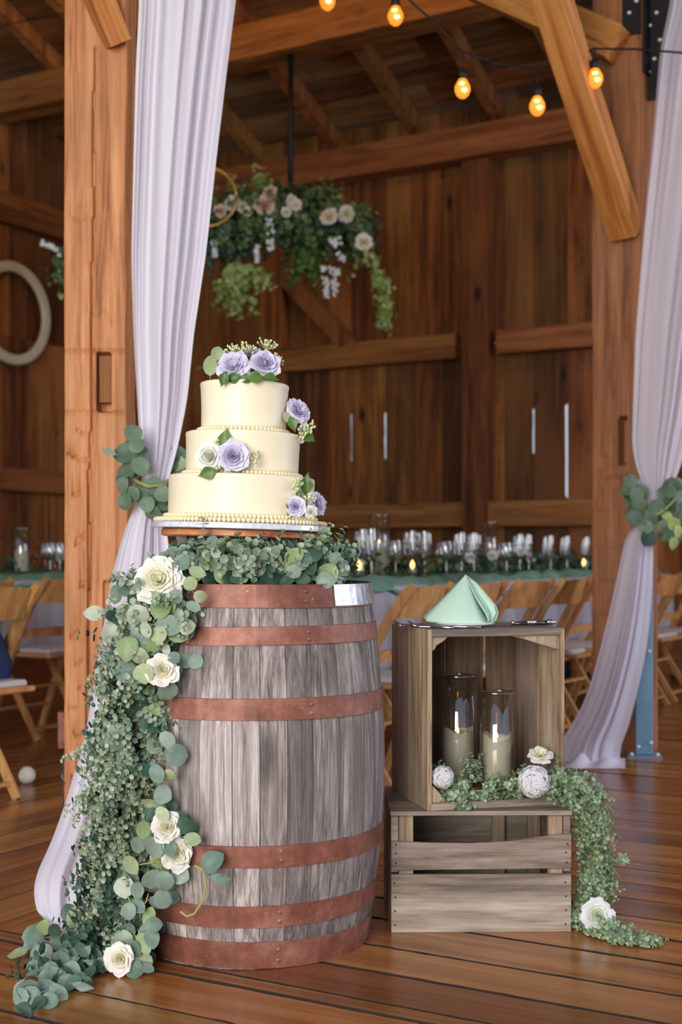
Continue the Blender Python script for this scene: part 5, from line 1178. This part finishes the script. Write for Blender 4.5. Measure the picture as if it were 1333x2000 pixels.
chair_at(OL, 'wooden folding chair in front of the left table, with a person in navy on it', True)
names = ['nearest the barrel, first of the row beside the long table', 'second of the row from the barrel beside the long table', 'third of the row from the barrel, behind the napkin', 'fourth of the row from the barrel, just right of the napkin', 'fifth of the row from the barrel, between crate and right post', 'sixth of the row, half hidden by the right post', 'seventh of the row, behind the right curtain', 'eighth of the row, at the right edge beyond the curtain']
for i in range(8):
    P = AB(-2.42, 0, 0) + V * (4.78 + 0.56 * i); chair_at(P, 'folding chair ' + names[i], rz_=FACE + R(rnd.uniform(-3, 3)))
P = AB(-4.75, 4.65, 0); chair_at(P, 'folding chair at the left table, seen just left of the left post')
P = AB(-4.75, 5.3, 0); chair_at(P, 'folding chair at the left table, hidden behind the left post and curtain')

# ---------------------------------------------------------------- long tables
M['cloth'] = plain('white_tablecloth', (0.42, 0.40, 0.45), 0.7)
M['runner'] = plain('sage_green_gauze', (0.16, 0.33, 0.24), 0.7, noise=0.3, nscale=8)
def table(label, a, b0, b1, hw2, clabel, rlabel, drop=0.38, z=0.812):
    t = empty('banquet_table', AB(a, (b0 + b1) / 2, 0), R(60)); L = b1 - b0; tag(t, label, 'table', 'long banquet tables')
    MB().box((0, 0, z - 0.02), (L, 2 * hw2, 0.035), bev=0.004).build('tabletop', M['chairwood'], t)
    for sx in (-1, 1):
        for sy in (-1, 1): MB().bar((sx * (L / 2 - 0.3), sy * (hw2 - 0.08), 0), (sx * (L / 2 - 0.3), sy * (hw2 - 0.08), z - 0.037), 0.03, 0.03).build('leg', M['steel'], t)
    # cloth with folds
    vs = []; fs = []; n = int(L / 0.035)
    for i in range(n + 1):
        x = -L / 2 - 0.01 + (L + 0.02) * i / n; f = 0.018 * math.sin(x * 21) + 0.010 * math.sin(x * 47 + 1)
        for (y, zz) in ((-hw2 - 0.03 - f, z - drop), (-hw2 - 0.022 - f * .5, z - drop * .5), (-hw2 - 0.012, z - 0.01), (-hw2 + 0.005, z + 0.002), (0, z + 0.002), (hw2 - 0.005, z + 0.002), (hw2 + 0.012, z - 0.01), (hw2 + 0.022 + f * .5, z - drop * .5), (hw2 + 0.03 + f, z - drop)):
            vs.append((x, y, zz))
    for i in range(n):
        for k in range(8): fs.append((i * 9 + k, (i + 1) * 9 + k, (i + 1) * 9 + k + 1, i * 9 + k + 1))
    c = mesh_obj('tablecloth', vs, fs, M['cloth'], None, True); c.location = t.location; c.rotation_euler = t.rotation_euler; tag(c, clabel, 'tablecloth', 'white cloths on the long tables')
    # gauze runner, bunched
    vs = []; fs = []; n = int(L / 0.04); ny = 14
    for i in range(n + 1):
        x = -L / 2 + 0.05 + (L - 0.1) * i / n
        for j in range(ny + 1):
            y = (-0.5 + j / ny) * 2 * (hw2 + 0.012) ; q = mnoise.noise(Vector((x * 3.2 + a, y * 9, 0))) + 0.5 * mnoise.noise(Vector((x * 9, y * 22, a)))
            e = abs(y) > hw2 - 0.01; zz = z + 0.010 + 0.045 * (0.5 + q) * (0.6 + 0.4 * abs(y) / hw2)
            if j in (0, ny): zz = z - 0.05 + 0.05 * q; 
            yy = y + (0.02 * (1 if y > 0 else -1) if j in (0, ny) else 0); vs.append((x, yy, max(zz, z + 0.004) if j not in (0, ny) else zz))
    for i in range(n):
        for j in range(ny): k = i * (ny + 1) + j; fs.append((k, k + ny + 1, k + ny + 2, k + 1))
    r_ = mesh_obj('table_runner', vs, fs, M['runner'], None, True); r_.location = t.location; r_.rotation_euler = t.rotation_euler; tag(r_, rlabel, 'table runner', 'green gauze runners on the long tables')
    return t
TA, TZ1 = -3.20, 0.80
table('long banquet table behind the barrel and crates, set for dinner', TA, 4.7, 9.75, 0.38, 'white tablecloth on the long table behind the crates', 'sage green gauze runner on the long table behind the crates')
TB = -5.55
table('long banquet table at the left behind the timber post', TB, 3.4, 8.6, 0.38, 'white tablecloth on the table behind the left post', 'sage green gauze runner on the table behind the left post')
def greens(label, a, b0, b1, seed, off=0.0, n=170):
    g = empty('table_garland', AB(a + off, (b0 + b1) / 2, 0.83)); tag(g, label, 'garland')
    path = [AB(a + off + 0.05 * math.sin(i), b0 + (b1 - b0) * i / 10, 0.885) for i in range(11)]
    small_foliage('greenery', M['leaf_d'], g, path, [0.055] * 11, n, 0.020, 0.11, 0.0, seed, zmin=0.85)
    small_foliage('greenery', M['leaf_h'], g, path, [0.06] * 11, n // 2, 0.016, 0.12, 0.0, seed + 1, zmin=0.85)
    r = random.Random(seed)
    for i in range(7):
        p = AB(a + off + r.uniform(-.07, .07), b0 + (b1 - b0) * r.uniform(0.02, 0.98), 0.93 + r.uniform(0, 0.05)); flower(g, 'cw', p, (r.uniform(-.5, .5), -1, 0.6), r.uniform(0.030, 0.045), 'white_rose', 0.9)
    return g
greens('leafy garland with white roses down the middle of the table behind the crates', TA, 5.2, 9.5, 61)
greens('leafy garland down the middle of the table behind the left post', TB, 3.8, 8.4, 71, n=110)
# glasses
M['glass2'] = glass('stemware_glass', (0.93, 0.95, 0.96), 0.14)
def flute():
    t = empty('champagne_flute', (0, 0, 0))
    MB().lathe([(0.0001, 0.001), (0.030, 0.0), (0.031, 0.002), (0.006, 0.006), (0.0045, 0.02), (0.0045, 0.075)], 14).build('stem', M['glass2'], t)
    MB().lathe([(0.0045, 0.075), (0.014, 0.088), (0.022, 0.115), (0.026, 0.16), (0.0255, 0.205), (0.024, 0.225)], 14).build('bowl', M['glass2'], t); return t
def goblet():
    t = empty('wine_glass', (0, 0, 0))
    MB().lathe([(0.0001, 0.001), (0.034, 0.0), (0.035, 0.002), (0.007, 0.006), (0.005, 0.02), (0.005, 0.070)], 14).build('stem', M['glass2'], t)
    MB().lathe([(0.005, 0.070), (0.022, 0.080), (0.034, 0.100), (0.038, 0.125), (0.036, 0.150), (0.031, 0.175)], 14).build('bowl', M['glass2'], t); return t
f0 = flute(); g0 = goblet(); remember(f0); remember(g0); used = {'f': False, 'g': False}
def glass_at(kind, x, a, label, cat, group):
    Y = Ya(x, a); p = Vector(((x - CX) / F * Y, Y, 0.850)); src = f0 if kind == 'f' else g0
    o = copy_tree(src) if used[kind] else src; used[kind] = True; o.location = p; tag(o, label, cat, group); return o
ORD = ['leftmost ', 'second from left, ', 'third from left, ', 'fourth from left, ', 'fifth from left, ', 'sixth from left, ']
def cluster(kind, xs, lab, grp, a=TA, da=0.16):
    r = random.Random(int(xs[0]))
    for i, x in enumerate(xs): glass_at(kind, x, a + (da if i % 2 else -da) + r.uniform(-.04, .04), ORD[i] + lab, 'glass', grp)
cluster('f', [700, 709, 717, 726], 'flute in the cluster left of the wide candle vase', 'flutes left of the wide candle vase')
cluster('f', [796, 806, 815, 830, 836], 'flute in the cluster right of the wide candle vase', 'flutes behind the napkin')
cluster('f', [893, 902, 918, 926, 934], 'flute in the cluster left of the tall candle vase', 'flutes left of the tall candle vase')
cluster('f', [1008, 1016, 1026, 1033], 'flute in the cluster right of the tall candle vase', 'flutes right of the tall candle vase')
cluster('f', [1066, 1076, 1100, 1108, 1141, 1147], 'flute of the group nearest the right post', 'flutes near the right post')
cluster('g', [765, 773, 862, 872, 980, 990], 'wine glass low among the greenery behind the crates', 'wine glasses on the long table')
cluster('g', [1290, 1306, 1320], 'wine glass on the long table, right of the curtain', 'wine glasses right of the curtain')
cluster('g', [88, 98, 108, 117], 'wine glass on the left table beside the left post', 'wine glasses on the left table', TB)
def tvase(x, a, label, rad, h, ch):
    Y = Ya(x, a); return candle_glass(label, x, Y, 0.850, rad, h, ch, rad - 0.008, x, n=20)
tvase(742, TA + 0.05, 'wide tall glass vase with a candle, on the long table just right of the barrel', 0.052, 0.30, 0.17)
tvase(958, TA - 0.02, 'tall glass vase with an ivory candle, on the long table above the napkin', 0.045, 0.30, 0.16)
tvase(42, TB, 'glass vase with a candle on the left table', 0.050, 0.26, 0.13)
M['votive'] = plain('amber_votive_glass', (0.45, 0.20, 0.08), 0.2)
for i, (x, lab) in enumerate(((702, 'glowing votive nearest the barrel on the long table'), (806, 'glowing votive between the two flute clusters behind the napkin'), (1141, 'glowing votive beside the right post'))):
    Y = Ya(x, TA + 0.12); t = empty('votive', ((x - CX) / F * Y, Y, 0.850)); tag(t, lab, 'votive', 'votives on the long table')
    MB().lathe([(0.0001, 0), (0.026, 0), (0.030, 0.055), (0.028, 0.055), (0.025, 0.004), (0.0001, 0.004)], 14).build('cup', M['glass2'], t)
    MB().lathe([(0.0001, 0.005), (0.022, 0.005), (0.023, 0.03), (0.0001, 0.03)], 14).build('wax', M['wax'], t)
    MB().lathe([(0.0001, 0.03), (0.010, 0.04), (0.012, 0.052), (0.006, 0.068), (0.0001, 0.08)], 10).build('flame', M['flame'], t)

# ---------------------------------------------------------------- hanging flowers, hoop and pipe
YH = 9.9
hf = empty('hanging_flower_arrangement', W(570, 430, YH)); tag(hf, 'hanging arrangement of blush and white roses with trailing greenery under the main beam', 'flower arrangement')
hfc = hf.location.copy()
pth = [W(400, 470, YH), W(450, 430, YH - .1), (W(520, 415, YH)), W(590, 430, YH), W(660, 430, YH), W(705, 480, YH)]
small_foliage('leaves', M['leaf_h'], hf, pth, [0.22, 0.20, 0.16, 0.17, 0.17, 0.10], 330, 0.026, 0.17, 0.1, 81, zmin=0.9)
small_foliage('leaves', M['leaf_d'], hf, pth, [0.20, 0.20, 0.16, 0.17, 0.17, 0.10], 200, 0.028, 0.17, 0.2, 82, zmin=0.9)
small_foliage('leaves', M['leaf_y'], hf, [W(470, 520, YH - .15), W(470, 545, YH - .15), W(440, 575, YH - .15)], [0.16, 0.13, 0.05], 46, 0.030, 0.15, 0.6, 83, zmin=0.9)
small_foliage('leaves', M['leaf_y'], hf, [W(700, 500, YH - .15), W(735, 530, YH - .15), W(750, 560, YH - .15), W(752, 625, YH - .15)], [0.10, 0.06, 0.02, 0.01], 30, 0.024, 0.10, 0.6, 84, zmin=0.9)
small_foliage('leaves', M['leaf_y'], hf, [W(500, 365, YH), W(530, 355, YH)], [0.05, 0.03], 10, 0.026, 0.10, -0.4, 85, zmin=0.9)
small_foliage('leaves', M['leaf_k'], hf, [W(600, 490, YH - .1), W(600, 530, YH - .1)], [0.10, 0.08], 30, 0.024, 0.14, 0.6, 86, zmin=0.9)
for (k, x, y, px) in (('p', 430, 412, 13), ('w', 455, 398, 16), ('w', 475, 405, 13), ('p', 528, 378, 15), ('p', 517, 402, 20), ('w', 570, 393, 12), ('w', 578, 400, 12), ('w', 560, 415, 11), ('w', 643, 424, 18), ('w', 677, 418, 17), ('w', 711, 474, 17), ('w', 484, 412, 10)):
    flower(hf, k, W(x, y, YH - 0.25), (rnd.uniform(-.4, .4), -1, rnd.uniform(-.2, .4)), px / F * YH, 'rose', 0.9)
for (x, y0, y1, w0) in ((528, 420, 488, 11), (652, 460, 510, 12), (638, 520, 582, 10), (655, 525, 578, 9), (440, 440, 470, 9), (502, 480, 512, 5), (420, 470, 500, 8)):
    m = MB(); r = random.Random(x)
    for i in range(34):
        t = r.random(); y = y0 + (y1 - y0) * t; xx = x + r.uniform(-w0, w0) * (1 - 0.6 * t) + (y - y0) * (0.35 if x == 652 else 0); s = r.uniform(0.012, 0.018)
        m.lathe([(0.0001, -s), (s, 0), (0.0001, s)], 6, Matrix.Translation(W(xx, y, YH - 0.2 + r.uniform(-.05, .05)) - hfc))
    q = m.build('wisteria', M['pet_flat'] if 'pet_flat' in M else M['china'], hf); q['kind'] = 'stuff'
MB().tube([W(568, 97, 10.15) - hfc, W(568, 430, 10.15) - hfc], 0.022, 10).build('iron_pipe', M['steel'], hf)
MB().lathe([(0.0001, 0), (0.07, 0), (0.07, -0.018), (0.0001, -0.018)], 16, Matrix.Translation(W(568, 97, 10.15) - hfc)).build('pipe_flange', M['steel'], hf)
M['gold'] = plain('brass_hoop', (0.55, 0.33, 0.10), 0.35, 0.8)
hc = W(405, 385, YH - 0.3) - hfc
MB().tube([hc + Vector((0.21 * math.cos(a), 0, 0.21 * math.sin(a))) for a in [2 * math.pi * i / 40 for i in range(41)]], 0.012, 8).build('brass_hoop', M['gold'], hf)
MB().tube([hc + Vector((0, 0, 0.21)), hc + Vector((0, 0.0, 1.2))], 0.004, 5).build('hanging_wire', M['steel'], hf)
# second arrangement, mostly hidden by the left post
h2 = empty('hanging_flower_arrangement', W(150, 520, 9.4)); tag(h2, 'second hanging arrangement, only white blossom tips showing left of the left post', 'flower arrangement'); h2c = h2.location.copy()
for ln in ([(80, 474), (92, 480), (100, 482), (108, 488), (114, 497), (118, 505)], [(118, 540), (122, 552), (119, 580)]):
    m = MB(); r = random.Random(5)
    for (x, y) in ln:
        for k in range(4):
            s = r.uniform(0.012, 0.02); m.lathe([(0.0001, -s), (s, 0), (0.0001, s)], 6, Matrix.Translation(W(x + r.uniform(-4, 4), y + r.uniform(-4, 4), 9.4) - h2c))
    m.build('blossoms', M['china'] if ln[0][1] < 500 else M['leaf_y'], h2)['kind'] = 'stuff'
small_foliage('leaves', M['leaf_h'], h2, [W(125, 500, 9.4), W(150, 520, 9.4), W(230, 520, 9.4)], [0.06, 0.14, 0.2], 90, 0.026, 0.16, 0.2, 87, zmin=0.9)
MB().tube([W(200, 480, 9.4) - h2c, W(200, -220, 9.4) - h2c], 0.02, 8).build('iron_pipe', M['steel'], h2)

# round cream frame on the left wall
M['cream'] = plain('cream_painted_frame', (0.62, 0.55, 0.40), 0.45, noise=0.1, nscale=5)
fx = 25; Yf = 8.5 / (0.5 + 0.866 * (-(fx - CX) / F)) - 0.15
pf = W(fx, 612, Yf); rf = empty('round_frame', pf, R(60 + 180)); tag(rf, 'round cream painted frame hanging on the left wall', 'picture frame')
prof = [(0.365, 0.0), (0.365, 0.025), (0.385, 0.035), (0.40, 0.03), (0.42, 0.045), (0.445, 0.04), (0.458, 0.02), (0.458, 0.0)]
MB().lathe(prof, 64, Matrix.Rotation(R(-90), 4, 'X')).build('moulding', M['cream'], rf)
MB().box((0, -0.06, 0.41), (0.05, 0.12, 0.03)).build('wall_bracket', M['cream'], rf)
# white ball / slipper on the floor by the left chair
sb = MB().lathe([(0.0001, 0.0), (0.022, 0.002), (0.034, 0.02), (0.036, 0.036), (0.030, 0.054), (0.016, 0.067), (0.0001, 0.07)], 18).build('ball', plain('white_paper', (0.75, 0.72, 0.66), 0.6)); sb.location = W(53, 1530, 5.55) * 1.0; sb.location.z = 0.001
tag(sb, 'small white paper ball on the floor beside the left chair leg', 'ball')

# ---------------------------------------------------------------- guest on the left chair, almost wholly outside the picture
pe = empty('person', OL + Vector((-0.10, 0.0, 0)), FACE); tag(pe, 'seated guest in a navy outfit at the left edge, seen from behind', 'person')
def skinned(name, vr, ed, root, mat, parent, sub=2):
    me = bpy.data.meshes.new(name); me.from_pydata([v[:3] for v in vr], ed, []); o = bpy.data.objects.new(name, me); C.objects.link(o); o.parent = parent
    sk = o.modifiers.new('skin', 'SKIN'); sk.use_smooth_shade = True
    for i, v in enumerate(vr): me.skin_vertices[0].data[i].radius = (v[3], v[4] if len(v) > 4 else v[3]); me.skin_vertices[0].data[i].use_root = (i == root)
    ss = o.modifiers.new('sub', 'SUBSURF'); ss.levels = sub; ss.render_levels = sub; me.materials.append(mat); return o
skin_m = plain('skin', (0.62, 0.33, 0.24), 0.5, sub=0.1); navy = plain('navy_fabric', (0.006, 0.018, 0.075), 0.7); hair_m = plain('brown_hair', (0.06, 0.03, 0.015), 0.6)
B = [(0, 0.04, 0.56, .13, .10), (0, 0.02, 0.74, .12, .09), (0, 0.0, 0.92, .13, .09), (0, 0.01, 1.03, .10, .07), (0, 0.03, 1.10, .045), (0, 0.05, 1.17, .045),
     (0.15, 0.01, 1.02, .05), (0.215, 0.04, 0.84, .038), (0.20, 0.15, 0.70, .032), (0.15, 0.28, 0.64, .024),
     (-0.15, 0.01, 1.02, .05), (-0.24, -0.02, 0.84, .040), (-0.20, 0.15, 0.70, .032), (-0.15, 0.28, 0.64, .024),
     (0.10, 0.12, 0.55, .085), (0.11, 0.46, 0.53, .06), (0.11, 0.50, 0.28, .048), (0.11, 0.47, 0.07, .03), (0.11, 0.58, 0.035, .028),
     (-0.10, 0.12, 0.55, .085), (-0.11, 0.46, 0.53, .06), (-0.11, 0.50, 0.28, .048), (-0.11, 0.47, 0.07, .03), (-0.11, 0.58, 0.035, .028)]
E = [(0, 1), (1, 2), (2, 3), (3, 4), (4, 5), (3, 6), (6, 7), (7, 8), (8, 9), (3, 10), (10, 11), (11, 12), (12, 13), (0, 14), (14, 15), (15, 16), (16, 17), (17, 18), (0, 19), (19, 20), (20, 21), (21, 22), (22, 23)]
skinned('body', B, E, 0, skin_m, pe)
D_ = [(0, 0.02, 0.56, .185, .16), (0, 0.02, 0.74, .138, .105), (0, 0.0, 0.90, .15, .105), (0, 0.01, 1.00, .13, .09), (0.0, 0.30, 0.545, .19, .085), (0, 0.50, 0.53, .18, .07), (0, 0.54, 0.32, .16, .07), (0.19, 0.0, 0.50, .085, .085), (0.21, 0.0, 0.42, .05, .05)]
skinned('dress', D_, [(0, 1), (1, 2), (2, 3), (0, 4), (4, 5), (5, 6), (0, 7), (7, 8)], 0, navy, pe)
hd = MB().lathe([(0.0001, -0.115), (0.035, -0.108), (0.056, -0.075), (0.070, -0.02), (0.076, 0.03), (0.070, 0.08), (0.045, 0.115), (0.0001, 0.125)], 24)
hd.v = [(v[0], v[1] * 1.18 + (0.018 * math.exp(-((v[2] + 0.015) / 0.02) ** 2 - (v[0] / 0.013) ** 2) if v[1] > 0 else 0), v[2]) for v in hd.v]
h_ = hd.build('head', skin_m, pe); h_.location = (0, 0.07, 1.27)
for s in (-1, 1):
    MB().lathe([(0.0001, -0.010), (0.010, 0), (0.0001, 0.010)], 10, Matrix.Translation((s * 0.03, 0.074, 0.01))).build('eye', M['china'], h_)
    MB().lathe([(0.0001, -0.03), (0.012, -0.015), (0.016, 0.01), (0.0001, 0.03)], 8, Matrix.Translation((s * 0.074, 0, 0))).build('ear', skin_m, h_)
    # hands resting on the lap, five fingers each
    hn = MB().box((0, 0, 0), (0.07, 0.085, 0.024), bev=0.009).build('hand', skin_m, pe); hn.location = (s * 0.13, 0.32, 0.635)
    for i, L in enumerate((0.062, 0.072, 0.066, 0.052)): MB().tube([(-0.026 + i * 0.017, 0.035, 0.004), (-0.026 + i * 0.017, 0.035 + L * .6, 0.006), (-0.026 + i * 0.017, 0.035 + L, -0.008)], [0.0085, 0.008, 0.006], 8).build('finger', skin_m, hn)
    MB().tube([(-s * 0.03, -0.015, 0), (-s * 0.05, 0.015, 0.002), (-s * 0.052, 0.042, -0.002)], [0.011, 0.010, 0.007], 8).build('thumb', skin_m, hn)
MB().tube([(-0.022, 0.078, -0.052), (0, 0.083, -0.054), (0.022, 0.078, -0.052)], 0.005, 6).build('mouth', plain('lips', (0.5, 0.15, 0.13), 0.5), h_)
hr = MB().lathe([(0.070, -0.09), (0.082, -0.03), (0.086, 0.03), (0.080, 0.09), (0.052, 0.128), (0.0001, 0.138)], 24)
hr.v = [(v[0], (v[1] * 1.15 if v[1] < 0.02 else v[1] * 0.75 + 0.005) - 0.012, v[2] + (0.09 * max(0, v[1]) / 0.08 if v[2] < 0.05 and v[1] > 0 else 0)) for v in hr.v]
hr.build('hair', hair_m, h_)
